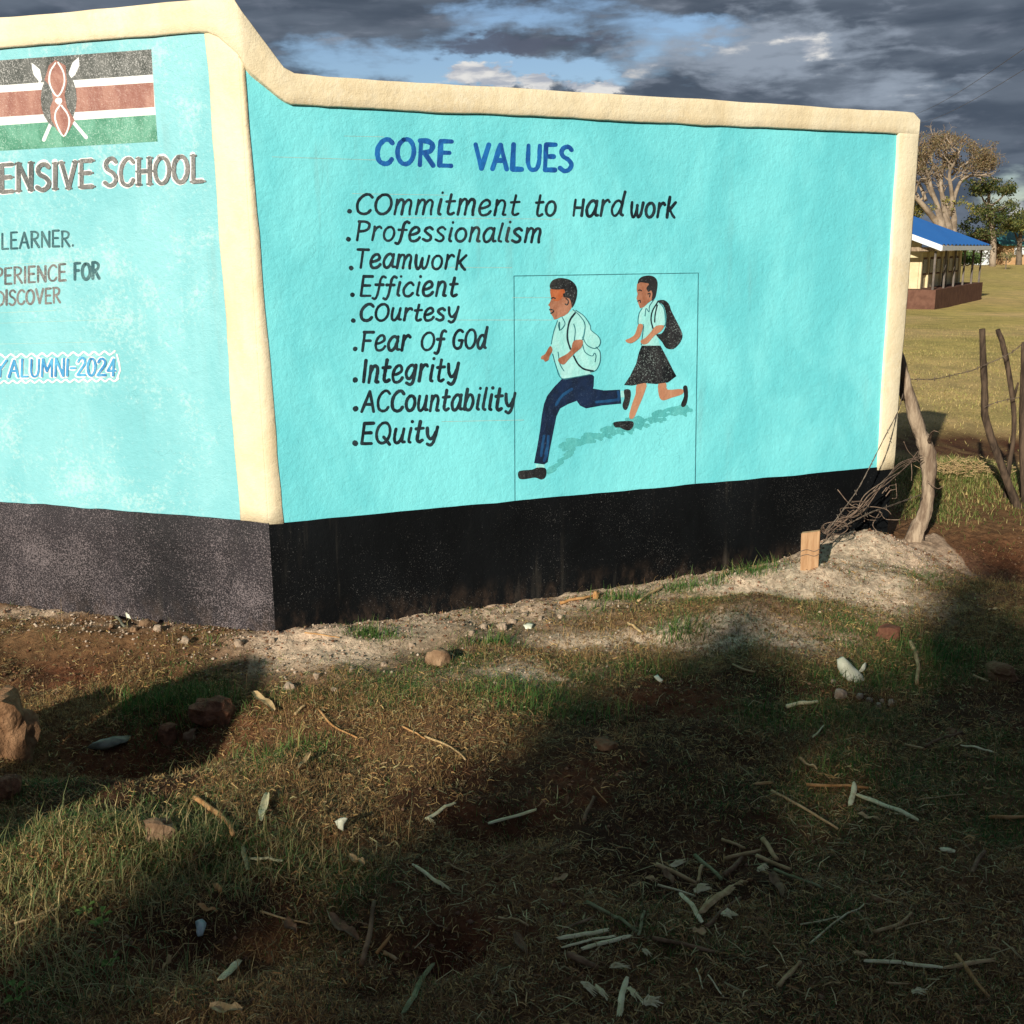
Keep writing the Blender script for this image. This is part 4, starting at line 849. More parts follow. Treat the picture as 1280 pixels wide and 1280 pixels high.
# ---- split maize stalks, straws, twigs (pixel ends, width in pixels)
def stalk(x0, y0, x1, y1, wpx, m_, label, style='split', name='stalk', bend=0.0, cat_='stalk', group=None):
    a, b_ = hit(x0, y0), hit(x1, y1); k = (np.linalg.norm(a-EYE)+np.linalg.norm(b_-EYE))/2/1340; r = wpx*k/2
    n = 8 if style != 'stick' else 10; d = b_-a; Ln = np.linalg.norm(d); d = d/(Ln+1e-9); sd = np.cross(d, [0, 0, 1]); sd /= np.linalg.norm(sd)+1e-9
    ts = np.linspace(0, 1, n); ph = random.uniform(0, 6)
    pts = [a+d*Ln*t+sd*(bend*Ln*math.sin(math.pi*t)+Ln*.012*math.sin(7*t+ph)) for t in ts]
    zz = gh([q_[0] for q_ in pts], [q_[1] for q_ in pts]); zl = np.linspace(max(zz[0], zz[:3].mean()), max(zz[-1], zz[-3:].mean()), n)
    for i, q_ in enumerate(pts): q_[2] = max(zl[i], zz[i])+r*.8+.006
    V, F_ = [], []
    if style == 'split':        # half pipe: curved rind with a flatter pith side and ragged ends
        m = 7; c0 = random.uniform(-.5, .5)
        for i, q_ in enumerate(pts):
            e = 1.0 if 0 < i < n-1 else .75
            for j in range(m):
                th = c0+math.pi*j/(m-1); rr = r*e*(1+.12*random.uniform(-1, 1)); jj = d*random.uniform(-1, 1)*r*(1.1 if i in (0, n-1) else 0)
                V.append(q_+sd*math.cos(th)*rr+np.array([0, 0, 1])*math.sin(th)*rr*.7+jj)
        for i in range(n-1):
            for j in range(m-1): u = i*m+j; F_.append((u, u+1, u+m+1, u+m))
            F_.append((i*m+m-1, i*m, (i+1)*m, (i+1)*m+m-1))
        F_.append(tuple(range(m-1, -1, -1))); F_.append(tuple((n-1)*m+j for j in range(m)))
    elif style == 'frayed':     # bundle of torn fibres
        for f in range(13):
            o0 = sd*random.uniform(-1, 1)*r*.5; o1 = sd*random.uniform(-1, 1)*r*.9+np.array([0, 0, random.uniform(0, 1)*r*.9]); L1 = random.uniform(.45, 1.05); L0 = random.uniform(-.05, .25)
            q0 = pts[0]+d*Ln*L0+o0; q2 = pts[0]+d*Ln*L1+o1; q1 = (q0+q2)/2+np.array([0, 0, r*random.uniform(.1, .6)])+sd*random.uniform(-.4, .4)*r
            tube_geo([q0, q1, q2], [r*.17, r*.22, r*.05], 4, V, F_)
    elif style == 'leaf':
        m = 5
        for i, q_ in enumerate(pts):
            wv = math.sin(math.pi*min(1, max(.04, (i+.4)/(n-.2))))**.6
            for j in range(m):
                s_ = (j/(m-1)-.5)*2; V.append(q_+sd*s_*r*wv+np.array([0, 0, 1])*(abs(s_)*r*.5+.006*random.random()+.004*math.sin(i*1.4)))
        for i in range(n-1):
            for j in range(m-1): u = i*m+j; F_.append((u, u+1, u+m+1, u+m))
        nv = len(V); V += [v-np.array([0, 0, .0012]) for v in V]; F_ += [tuple(nv+i for i in reversed(f)) for f in F_]
    else:
        rr = [r*(1.0-.25*t+.05*math.sin(9*t+ph)) for t in ts]; tube_geo(pts, rr, 7, V, F_, rough=.08)
    o = part(name, V, F_, M[m_], None, style in ('stick', 'leaf')); 
    tag(o, label, cat_, group or 'maize stalk litter'); return o
J = lambda ox, oy, s: (lambda x0, y0, x1, y1, w_, *a, **k_: stalk(ox+x0/s, oy+y0/s, ox+x1/s, oy+y1/s, w_/s, *a, **k_))
A = J(680, 1000, 3.2)
A(175, 425, 375, 545, 16, 'green', 'dark greenish stalk slanting at the left of the splinter heap', 'stick')
A(400, 460, 378, 565, 13, 'green', 'short pale green strip crossing the tip of the dark greenish stalk')
A(60, 575, 255, 540, 19, 'pale', 'topmost of three pale splints fanned at left of the heap')
A(75, 605, 285, 562, 14, 'pale', 'middle of three pale splints fanned at left of the heap')
A(150, 615, 345, 565, 19, 'pale', 'brightest and lowest of the three fanned pale splints')
A(95, 640, 215, 695, 30, 'brown', 'thick short brown stalk below the fanned splints', 'stick')
A(60, 545, 200, 485, 14, 'brown', 'dull brown stalk above the fanned splints')
A(265, 695, 345, 700, 34, 'pale', 'frayed pale tuft right of the thick brown stalk', 'frayed')
A(150, 755, 215, 815, 36, 'pale', 'frayed pale fibre leftmost in the bottom row', 'frayed')
A(205, 770, 275, 840, 38, 'pale', 'second frayed fibre in the bottom row, paler at its tips', 'frayed')
A(328, 735, 298, 890, 24, 'pale', 'upright pale splint rising from the bottom edge', 'split')
A(340, 775, 400, 850, 34, 'pale', 'frayed fibre right of the upright pale splint', 'frayed')
A(395, 850, 475, 855, 60, 'pale', 'widest frayed tuft at the bottom edge', 'frayed')
A(395, 620, 432, 655, 30, 'pale', 'small frayed tuft above the bottom row', 'frayed')
A(455, 350, 605, 398, 9, 'pale', 'thin pale stick with a knob at its left end', 'stick')
A(405, 330, 460, 355, 32, 'tan', 'pale knob of pith at the end of the thin stick', 'frayed')
A(550, 400, 635, 515, 19, 'pale', 'speckled pale splint forming the left arm of a V')
A(632, 475, 755, 372, 34, 'tan', 'broad tan splint in the middle of the heap')
A(650, 525, 785, 412, 16, 'brown', 'brown stick along the underside of the broad tan splint', 'stick')
A(765, 360, 815, 365, 34, 'tan', 'ragged end piece above the broad tan splint', 'frayed')
A(710, 480, 765, 505, 44, 'pale', 'frayed pale tuft right of the V of splints', 'frayed')
A(600, 395, 665, 380, 52, 'pale', 'brightest frayed tuft at the centre of the heap', 'frayed')
A(450, 272, 610, 352, 19, 'tan', 'tan stalk running down to the brightest tuft', 'stick')
A(605, 235, 712, 335, 16, 'green', 'grey-green stalk above the brightest tuft', 'stick')
A(510, 290, 562, 270, 36, 'pale', 'frayed tuft at the top left of the heap', 'frayed')
A(630, 280, 615, 342, 15, 'tan', 'short tan peg above the brightest tuft', 'stick')
A(725, 252, 865, 215, 17, 'tan', 'tan stalk at the top of the heap', 'stick')
A(725, 318, 795, 250, 22, 'brown', 'rough brown piece under the top tan stalk', 'stick')
A(860, 300, 888, 325, 44, 'pale', 'frayed tuft at the right of the heap', 'frayed')
A(848, 245, 985, 297, 17, 'tan', 'tan stalk crossing right of the heap', 'stick')
A(875, 172, 932, 258, 20, 'tan', 'short tan stalk standing off the heap at upper right', 'stick')
A(918, 295, 1115, 372, 13, 'green', 'long greenish stalk leaving the heap to the right', 'stick')
A(710, 172, 800, 212, 13, 'tan', 'small tan straw above the heap', 'stick')
A(435, 568, 682, 622, 18, 'brown', 'long dark brown stalk below the heap', 'stick')
A(595, 565, 650, 568, 44, 'tan', 'rounded husk below the V of splints', 'leaf')
A(905, 320, 950, 415, 38, 'brown', 'curled brown leaf right of the heap', 'leaf', name='dead_leaf')
A(656, 718, 718, 802, 7, 'pale', 'thin pale straw pair near the bottom edge', 'stick')
A(610, 690, 636, 770, 6, 'pale', 'thin upright straw left of the straw pair', 'stick')
A(940, 768, 1025, 668, 14, 'tan', 'short tan stalk standing apart at lower right of the heap', 'stick')
A(1025, 515, 1185, 480, 7, 'pale', 'thin straw with a knob, left of the crossing straw', 'stick')
A(1060, 590, 1280, 435, 8, 'pale', 'longer thin straw slanting upwards to the right', 'stick')
A(475, 310, 515, 360, 30, 'brown', 'brown husk beside the tan stalk', 'leaf')
B = J(960, 960, 4.0)
B(190, 97, 500, 118, 15, 'orange', 'reddish straw with a bent left end, upper right litter', 'stick')
B(432, 98, 412, 208, 24, 'pale', 'short pale splint standing across the reddish straw')
B(440, 165, 745, 282, 24, 'pale', 'long pale splint below the reddish straw')
B(20, 130, 352, 326, 15, 'tan', 'long dull stalk left of the reddish straw', 'stick')
B(740, 183, 985, 145, 9, 'tan', 'thin straw towards the right edge', 'stick')
B(1108, 268, 1290, 266, 20, 'orange', 'orange-tan stalk cut by the right edge', 'stick')
B(865, 430, 922, 440, 26, 'pale', 'short thick pale chip in the dark right lawn')
B(1015, 542, 1078, 440, 19, 'brown', 'brown split stalk in the dark right lawn')
B(425, 955, 500, 985, 40, 'tan', 'ragged knob of the long splint near the bottom right', 'frayed')
B(480, 988, 875, 1022, 22, 'pale', 'long pale splint near the bottom right corner')
B(880, 1022, 1125, 983, 22, 'tan', 'tan splint continuing right of the long pale one')
B(938, 960, 1100, 1168, 20, 'orange', 'orange-tan stalk slanting over the tan splint', 'stick')
B(495, 640, 665, 705, 8, 'tan', 'thin straw at the centre of the right lawn', 'stick')
B(530, 845, 718, 752, 18, 'tan', 'crooked tan root in the right lawn', 'stick', bend=.06)
B(635, 826, 795, 778, 9, 'tan', 'forked thin straw beside the crooked tan root', 'stick')
B(45, 1112, 162, 994, 16, 'tan', 'tan stalk below the knobbed thin straw', 'stick')
B(20, 892, 155, 908, 9, 'tan', 'thin straw left of the knobbed splint', 'stick')
B(215, 930, 420, 962, 9, 'brown', 'dark straw running into the knobbed splint', 'stick')
B(445, 262, 560, 290, 26, 'tan', 'crumpled tan leaf below the long pale splint', 'leaf', name='dead_leaf')
B(590, 1095, 700, 1100, 12, 'tan', 'little straw under the long pale splint', 'stick')
B(715, 1155, 790, 1165, 40, 'pale', 'torn pale tuft at the bottom right', 'frayed')
D = J(380, 960, 3.2)
D(485, 225, 600, 158, 16, 'pale', 'bent pale splint in the dark middle, upper arm')
D(488, 215, 520, 245, 22, 'pale', 'torn foot of the bent pale splint', 'frayed')
D(740, 240, 928, 185, 16, 'pale', 'pale splint right of the bent one')
D(438, 402, 545, 480, 15, 'pale', 'pale strip pointing down right in the dark middle')
D(520, 465, 592, 522, 24, 'pale', 'torn end of the pale strip in the dark middle', 'frayed')
D(400, 1000, 515, 812, 22, 'green', 'greenish splint rising from the bottom edge', 'split')
D(1118, 228, 1158, 130, 16, 'brown', 'brown straw in the shaded middle right', 'stick')
D(235, 812, 285, 555, 22, 'brown', 'dark upright stick left of the black hollow', 'stick')
D(95, 625, 215, 720, 44, 'brown', 'broad brown leaf left of the dark stick', 'leaf', name='dead_leaf')
D(320, 755, 372, 785, 17, 'tan', 'small tan peg beside the black hollow', 'stick')
D(840, 690, 890, 775, 34, 'brown', 'curled brown leaf right of the black hollow', 'leaf', name='dead_leaf')
D(780, 615, 900, 648, 10, 'tan', 'straw right of the black hollow', 'stick')
D(560, 395, 665, 435, 6, 'tan', 'fine straw beside the pale strip', 'stick')
D(1000, 480, 1060, 455, 22, 'tan', 'torn tan leaf in the shaded middle right', 'leaf', name='dead_leaf')
D(180, 380, 240, 410, 30, 'tan', 'tan torn leaf between sun and shade', 'leaf', name='dead_leaf')
D(290, 760, 350, 690, 16, 'orange', 'reddish twig beside the black hollow', 'stick')
E4 = J(0, 960, 3.2)
E4(775, 140, 930, 292, 22, 'orange', 'thick orange root lying in the left grass', 'stick', bend=-.06)
E4(1000, 378, 1132, 384, 13, 'pale', 'bright pale splint right of the orange root')
E4(972, 332, 992, 425, 18, 'green', 'greenish blade standing beside the bright pale splint', 'split')
E4(890, 868, 955, 800, 32, 'pale', 'pale splint chunk in the dark lower left', 'split')
E4(1045, 240, 1070, 130, 30, 'pale', 'upright torn husk in the left grass', 'leaf', name='husk')
E4(840, 1000, 970, 1010, 50, 'tan', 'tan leaf at the bottom edge on the left', 'leaf', name='dead_leaf')
E4(655, 830, 690, 770, 20, 'tan', 'tan leaf sliver in the dark lower left', 'leaf', name='dead_leaf')
E4(60, 640, 245, 572, 12, 'tan', 'tan straw bundle at the lower left edge', 'stick')
E4(1040, 590, 1240, 640, 8, 'tan', 'thin straw right of the pale chunk', 'stick')
E4(860, 490, 885, 520, 26, 'orange', 'orange leaf in the lower left grass', 'leaf', name='dead_leaf')
E4(790, 575, 870, 600, 22, 'orange', 'brown-orange leaf under the other orange leaf', 'leaf', name='dead_leaf')
E4(1140, 650, 1185, 690, 40, 'brown', 'dark brown leaf in the lower left', 'leaf', name='dead_leaf')
G3 = J(350, 620, 3.2)
G3(150, 862, 305, 980, 9, 'orange', 'slender orange root below the sandy foot of the wall', 'stick', bend=.05)
G3(490, 932, 580, 985, 8, 'orange', 'short upper part of the slender root right of it', 'stick')
G3(580, 975, 745, 1068, 9, 'tan', 'longer slender root trailing into the shade', 'stick', bend=-.05)
G3(75, 1110, 125, 1045, 20, 'tan', 'tan leaf on the sunlit grass', 'leaf', name='dead_leaf')
G3(100, 552, 240, 580, 6, 'orange', 'thin reddish straw on the sand at the wall foot', 'stick')
G3(60, 885, 100, 850, 12, 'tan', 'straw stub beside the slender orange root', 'stick')
H3 = J(700, 640, 3.2)
H3(0, 385, 150, 340, 14, 'orange', 'orange root at the foot of the black base', 'stick', bend=.05)
H3(310, 365, 415, 305, 12, 'tan', 'tan stick in the grass against the black base', 'stick')
H3(270, 455, 325, 492, 12, 'tan', 'tan splint on the shaded sand', 'split')
H3(905, 795, 1030, 772, 16, 'pale', 'pale twig below the white plastic cup', 'stick')
H3(1012, 912, 1056, 865, 7, 'pale', 'pale straw under the pale twig', 'stick')
H3(945, 1010, 1025, 1050, 18, 'tan', 'tan leaf scrap in the shaded lawn', 'leaf', name='dead_leaf')
H3(780, 1105, 850, 1102, 20, 'orange', 'short orange-tan piece above the reddish straw', 'split')
H3(690, 620, 780, 650, 9, 'tan', 'straw curl in the grass below the sand heap', 'stick', bend=.1)
K8 = J(960, 680, 4.0)
K8(708, 510, 742, 565, 24, 'tan', 'upper piece of the yellowish stalk right of the cup', 'stick')
K8(742, 555, 748, 722, 22, 'tan', 'yellowish stalk standing right of the white cup', 'stick')
K8(965, 1022, 1118, 1055, 14, 'pale', 'pale splint in shade near the right edge')
K8(685, 1020, 780, 1038, 14, 'tan', 'dull stalk end pointing at the brownish stone', 'stick')
K8(780, 1035, 970, 955, 16, 'brown', 'dark twig beside the brownish stone', 'stick')
K8(1025, 672, 1100, 700, 12, 'tan', 'straw below the dull grey stone', 'stick')
K8(965, 725, 1015, 745, 14, 'tan', 'leaf sliver left of the dull grey stone', 'leaf', name='dead_leaf')
K8(1100, 350, 1150, 345, 20, 'tan', 'tan leaf right of the sand heap', 'leaf', name='dead_leaf')
F1 = J(0, 580, 3.2)
F1(1010, 940, 1100, 1020, 34, 'tan', 'curled tan husk beside the shaded grass tuft', 'leaf', name='husk')
F1(465, 620, 500, 660, 12, 'grey_plastic', 'grey straw against the charcoal left base', 'stick')

# ------------------------------------------------------------------ grass and grit (uncountable)
def blades(name, n, xr, yr, dens, L, W, cols, lean=1.0, kind='stuff', clump=0.0, weights=None, outside=False):
    """blades with a bend; dens(x,y) 0..1; colours picked per blade"""
    X_ = rng.uniform(*xr, n*7); Y_ = rng.uniform(*yr, n*7)
    # keep only what stands in front of the wall and inside (a bit beyond) the view
    px = 640+FPX*X_/(Y_*cp+1.5*sp); keep = (((px <= -120) | (px >= 1400)) if outside else ((px > -120) & (px < 1400))) & (rng.random(n*7) < dens(X_, Y_))
    X_, Y_ = X_[keep][:n], Y_[keep][:n]; n = len(X_)
    if clump:
        k = rng.integers(0, n, n); X_ = X_[k]+rng.normal(0, clump, n); Y_ = Y_[k]+rng.normal(0, clump, n)
    Z_ = gh(X_, Y_)-.002
    ln = rng.uniform(L[0], L[1], n)*(0.6+0.8*rng.random(n)); th = rng.uniform(0, 2*np.pi, n); ln_ = np.clip(rng.normal(0.75, 0.35, n)*lean, .1, 2.2)
    d = np.stack([np.cos(th), np.sin(th), 0*th], 1); sd = np.stack([-np.sin(th), np.cos(th), 0*th], 1); upv = np.array([0, 0, 1.])
    w_ = rng.uniform(W[0], W[1], n)[:, None]/2; b0 = np.stack([X_, Y_, Z_], 1)
    a1 = ln_*.6; a2 = ln_*1.25
    p1 = b0+(d*np.sin(a1)[:, None]+upv*np.cos(a1)[:, None])*(ln*.5)[:, None]
    sd2 = sd+d*rng.normal(0, .3, n)[:, None]
    p2 = p1+(sd2*0+d*np.sin(a2)[:, None]+upv*np.cos(a2)[:, None]+sd*rng.normal(0, .25, n)[:, None])*(ln*.5)[:, None]
    V = np.stack([b0-sd*w_, b0+sd*w_, p1+sd*w_*.9, p1-sd*w_*.9, p2+sd*w_*.15, p2-sd*w_*.15], 1).reshape(-1, 3)
    i = np.arange(n)*6; Q = np.concatenate([np.stack([i, i+1, i+2, i+3], 1), np.stack([i+3, i+2, i+4, i+5], 1)])
    cols = np.array(cols); pick = weights(X_, Y_) if weights is not None else rng.integers(0, len(cols), n)
    c = cols[pick]*(0.65+0.7*rng.random((n, 1))); c = np.repeat(c, 6, 0)
    return tag(big_mesh(name, V, Q, M['blade'], c), kind=kind)
GREEN = [(0.040, 0.110, 0.020), (0.060, 0.150, 0.030), (0.10, 0.18, 0.040)]; DRY = [(0.36, 0.225, 0.085), (0.45, 0.30, 0.125), (0.30, 0.165, 0.07), (0.15, 0.075, 0.036)]
ALLC = GREEN+DRY
def greenness(x, y):
    g = 0.40+2.6*(fbm(x*2.6, y*2.6, 100, 4)-0.5)+1.0*blobmask(x, y, LUSH)-0.6*blobmask(x, y, [(430, 950, 1, .35, .3), (560, 960, .7, .3, .2), (600, 1080, .8, .25, .2), (60, 1200, .7, .3, .12), (850, 1100, .5, .4, .2), (1000, 1240, .4, .5, .2)])
    return np.clip(g, 0.05, 0.97)
def pickc(x, y):
    g = rng.random(len(x)) < greenness(x, y); return np.where(g, rng.integers(0, 3, len(x)), 3+rng.integers(0, 4, len(x)))
def turf(x, y):
    wd = wall_dist(x, y)
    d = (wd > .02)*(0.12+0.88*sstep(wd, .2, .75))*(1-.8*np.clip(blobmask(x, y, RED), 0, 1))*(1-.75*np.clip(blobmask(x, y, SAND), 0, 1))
    d = d*(0.20+1.1*sstep(fbm(x*5, y*5, 120, 4), .38, .60))*(1-.8*sstep(fbm(x*1.7, y*1.7, 65, 5), .50, .66)); return np.clip(d+.5*(wd > .02)*np.clip(blobmask(x, y, LUSH), 0, 1), 0, 1)
lush = lambda x, y: np.clip(blobmask(x, y, LUSH)-.25, 0, 1)*(wall_dist(x, y) > .015)
blades('short_turf', 280000, (-2.3, 3.6), (1.7, 6.4), turf, (.009, .028), (.0009, .0021), ALLC, 1.45, weights=pickc)
def thatch(name, n, xr, yr, dens, L, cols, wk=1.0):
    X_ = rng.uniform(*xr, n*5); Y_ = rng.uniform(*yr, n*5); px = 640+FPX*X_/(Y_*cp+1.5*sp); k = (px > -120) & (px < 1400) & (rng.random(n*5) < dens(X_, Y_)); X_, Y_ = X_[k][:n], Y_[k][:n]; n = len(X_)
    th = rng.uniform(0, 2*np.pi, n); l = rng.uniform(*L, n)[:, None]/2; el = rng.normal(0, .22, n); d = np.stack([np.cos(th)*np.cos(el), np.sin(th)*np.cos(el), np.sin(el)], 1); sd = np.stack([-np.sin(th), np.cos(th), rng.normal(0, .5, n)], 1)
    b = np.stack([X_, Y_, gh(X_, Y_)+rng.uniform(.001, .009, n)], 1); w_ = rng.uniform(.0005, .0014, n)[:, None]*wk; bend = np.array([0, 0, 1.])*l*rng.normal(.1, .2, (n, 1))+sd*l*rng.normal(0, .25, (n, 1))
    V = np.stack([b-d*l-sd*w_, b-d*l+sd*w_, b+bend+sd*w_, b+bend-sd*w_, b+d*l+sd*w_*.6, b+d*l-sd*w_*.6], 1).reshape(-1, 3); i = np.arange(n)*6
    Q = np.concatenate([np.stack([i, i+1, i+2, i+3], 1), np.stack([i+3, i+2, i+4, i+5], 1)]); c = np.repeat(np.array(cols)[rng.integers(0, len(cols), n)]*(.6+.8*rng.random((n, 1))), 6, 0)
    tag(big_mesh(name, V, Q, M['grit'], c), kind='stuff')
thatch('dry_straw_litter', 2600, (-1.2, 2.6), (1.7, 4.6), lambda x, y: np.clip(blobmask(x, y, [(900, 1130, 1, .35, .3), (1120, 1150, .9, .5, .3), (760, 1240, 1, .3, .12), (560, 1130, .5, .3, .2), (1100, 1000, .5, .4, .3), (200, 1200, .5, .4, .2)]), 0, 1)+.04, (.025, .085), [(.50, .42, .22), (.40, .28, .13), (.24, .15, .08), (.34, .32, .16)], 1.0)
thatch('thatch', 150000, (-2.3, 3.6), (1.7, 5.6), lambda x, y: (wall_dist(x, y) > .03)*np.clip(.15+.85*sstep(wall_dist(x, y), .15, .8), 0, 1)*(.35+.65*sstep(fbm(x*6, y*6, 140, 3), .3, .6))*(1-.75*np.clip(blobmask(x, y, SAND), 0, 1))*(1-.7*sstep(fbm(x*1.7, y*1.7, 65, 5), .50, .66))*(1-.7*np.clip(blobmask(x, y, RED), 0, 1)), (.007, .032), DRY+[(.22, .15, .08), (.10, .055, .03), (.075, .045, .025), (.30, .27, .13)])
blades('grass_tufts', 30000, (-2.3, 3.4), (3.0, 6.9), lush, (.035, .075), (.0018, .0036), GREEN+[(.15, .19, .05)], .75)
blades('dry_bents', 9000, (-2.0, 3.2), (1.7, 5.6), lambda x, y: turf(x, y)*.8, (.04, .10), (.0008, .0016), DRY+[(.16, .17, .07)], 1.7)
blades('leaning_grass', 7000, (-1.6, .6), (1.7, 3.2), lambda x, y: np.clip(blobmask(x, y, [(60, 1120, 1, .3, .12), (180, 1060, .9, .3, .1), (60, 1220, .8, .25, .12), (300, 1100, .6, .3, .1)]), 0, 1), (.03, .075), (.0014, .0028), [(.34, .27, .11), (.42, .33, .15), (.10, .16, .05), (.2, .22, .08)], 1.3)
blades('edge_turf', 26000, (-4.5, 6.5), (.6, 8.5), turf, (.02, .06), (.002, .0045), ALLC, 1.3, weights=pickc, outside=True)
blades('pasture_grass', 80000, (1.6, 20), (6.3, 38), lambda x, y: (1-sstep(y, 12, 36)*.85)*(1-.85*np.clip(blobmask(x, y, [(1190, 545, 1, .6, .8), (1240, 560, .9, .8, .7)]), 0, 1))*(0.35+.65*sstep(fbm(x*1.2, y*.8, 130, 3), .35, .6)), (.015, .05), (.003, .007), [(.44, .40, .13), (.34, .34, .10), (.60, .47, .21), (.50, .40, .16)], 1.7)
blades('bank_grass', 26000, (1.9, 3.6), (5.7, 8.0), lambda x, y: np.clip(blobmask(x, y, [(1215, 605, 1.2, .55, .6), (1160, 640, .6, .15, .25), (1270, 560, .6, .3, .4)]), 0, 1), (.02, .06), (.002, .0040), [(.13, .19, .04), (.19, .24, .06), (.42, .36, .15), (.36, .27, .11), (.09, .14, .03)], 1.5)
FOOT = [(465, 800, 1.3, .085, .045), (500, 800, .5, .1, .03), (620, 806, .9, .12, .03), (575, 806, .5, .05, .03), (770, 752, 1, .10, .035), (800, 760, .8, .07, .04), (858, 745, 1, .10, .04), (905, 745, .8, .06, .04), (945, 735, 1.2, .11, .045), (978, 724, .8, .05, .03), (860, 795, 1, .09, .06), (435, 835, .5, .06, .03), (1000, 716, .6, .04, .02), (1040, 716, .5, .05, .02), (60, 805, .8, .05, .02), (205, 868, .9, .2, .06), (260, 880, .9, .15, .05), (130, 860, .6, .1, .05), (265, 808, .8, .04, .02), (160, 790, .6, .04, .02)]
blades('wall_foot_grass', 14000, (-2.2, 2.6), (3.2, 6.2), lambda x, y: np.clip(blobmask(x, y, FOOT)-.2, 0, 1)*(wall_dist(x, y) > .015), (.03, .085), (.0018, .0036), GREEN+[(.13, .20, .05), (.30, .26, .11)], .8)
# straw heap on the bank
def straw_heap():
    c = hit(1212, 590); V, F_ = [], []
    for k in range(220):
        a = c+np.array([random.gauss(0, .13), random.gauss(0, .09), random.uniform(0, .05)]); th = random.uniform(0, 6.3); l = random.uniform(.04, .11)
        tube_geo([a, a+np.array([math.cos(th)*l, math.sin(th)*l, random.uniform(-.01, .04)])], .0016, 4, V, F_, cap=False)
    o = part('straw_heap', V, F_, M['tan']); tag(o, kind='stuff')
straw_heap()
def grit(name, n, xr, yr, dens, R, cols):
    X_ = rng.uniform(*xr, n*4); Y_ = rng.uniform(*yr, n*4); k = rng.random(n*4) < dens(X_, Y_); X_, Y_ = X_[k][:n], Y_[k][:n]; n = len(X_)
    oc = np.array([[1, 0, 0], [0, 1, 0], [-1, 0, 0], [0, -1, 0], [0, 0, 1], [0, 0, -1.]]); fc = np.array([[0, 1, 4], [1, 2, 4], [2, 3, 4], [3, 0, 4], [1, 0, 5], [2, 1, 5], [3, 2, 5], [0, 3, 5]])
    r = R[0]+(R[1]-R[0])*rng.random(n)**4; b = np.stack([X_, Y_, gh(X_, Y_)+r*.3], 1)
    V = (b[:, None, :]+oc[None]*r[:, None, None]*(0.6+.6*rng.random((n, 6, 1)))*np.array([1, 1, .75])).reshape(-1, 3); Fq = (fc[None]+(np.arange(n)*6)[:, None, None]).reshape(-1, 3)
    c = np.repeat(np.array(cols)[rng.integers(0, len(cols), n)]*(.7+.6*rng.random((n, 1))), 6, 0)
    tag(big_mesh(name, V, Fq, M['grit'], c), kind='stuff')
foot = lambda x, y: (x < 2.15)*(wall_dist(x, y) > .01)*np.clip(0.9*(1-sstep(wall_dist(x, y), .05, .5))+.5*blobmask(x, y, SAND), 0, 1)
grit('gravel', 16000, (-2.3, 2.8), (3.4, 6.0), foot, (.0015, .010), [(.40, .31, .23), (.30, .22, .16), (.46, .37, .28), (.24, .13, .08)])
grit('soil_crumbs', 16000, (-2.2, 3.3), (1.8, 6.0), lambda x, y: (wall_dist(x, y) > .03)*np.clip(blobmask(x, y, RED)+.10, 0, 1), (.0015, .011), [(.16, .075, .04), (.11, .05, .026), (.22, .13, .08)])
# small leafy weeds at the lower left
for (x, y, s_), lb in zip([(128, 1162, 1.0), (140, 1215, .7), (22, 1255, .9), (108, 1150, .8)], ['round leaved weed in the dark earth at lower left', 'smaller weed just below the round leaved one', 'pale green weed near the bottom left corner', 'upright narrow weed left of the round leaved one']):
    c = hit(x, y); root = empty('weed', c, lb, 'weed', 'small weeds')
    for k in range(6):
        th = k*1.1+x; l = .022*s_*random.uniform(.8, 1.2); d = np.array([math.cos(th), math.sin(th), 0]); sd = np.array([-d[1], d[0], 0]); b0 = c+d*.008+np.array([0, 0, .012*s_*k/2+.01])
        pts = [b0, b0+d*l*.3+sd*l*.32+[0, 0, .006], b0+d*l*.7+sd*l*.34+[0, 0, .009], b0+d*l+[0, 0, .005], b0+d*l*.7-sd*l*.34+[0, 0, .009], b0+d*l*.3-sd*l*.32+[0, 0, .006]]
        o = part('leaf', pts, [(0, 1, 2, 3), (0, 3, 4, 5)], M['weed'] if 'weed' in M else M.setdefault('weed', simple('weed_leaf', (.10, .19, .04), (.18, .28, .07), 60)), root)
    V, F_ = tube_geo([c, c+np.array([.003, 0, .045*s_])], .0014, 5); part('stem', V, F_, M['weed'], root)

# ------------------------------------------------------------------ classroom with blue roof
M['wall_cream'] = simple('cream_render', (0.60, 0.50, 0.30), (0.68, 0.58, 0.37), 3, bstr=.2, obj=False)
M['maroon'] = simple('maroon_render', (0.11, 0.052, 0.036), (0.16, 0.08, 0.055), 3, bstr=.2, obj=False)
M['fascia'] = simple('white_fascia', (0.66, 0.70, 0.74), (0.74, 0.77, 0.80), 3, bstr=.1, obj=False)
M['glass_dark'] = simple('dark_window', (0.03, 0.03, 0.035), (0.06, 0.06, 0.065), 3, .25, .5, bstr=.05, obj=False)
M['pole'] = simple('steel_post', (0.10, 0.085, 0.075), (0.18, 0.15, 0.13), 3, .6, bstr=.1, obj=False)
def sheet_roof(name, c1, c2, rough=.4):
    m, T = mat(name); uv = T.new('ShaderNodeTexCoord').outputs['Object']
    n = T.noise(uv, .8, 4); principled(T, T.mix(n, c1, c2), rough, .4); return m
M['blue_roof'] = sheet_roof('blue_roof_sheet', (0.02, 0.15, 0.50), (0.03, 0.20, 0.60))
M['green_roof'] = sheet_roof('green_roof_sheet', (0.07, 0.30, 0.33), (0.10, 0.36, 0.38))
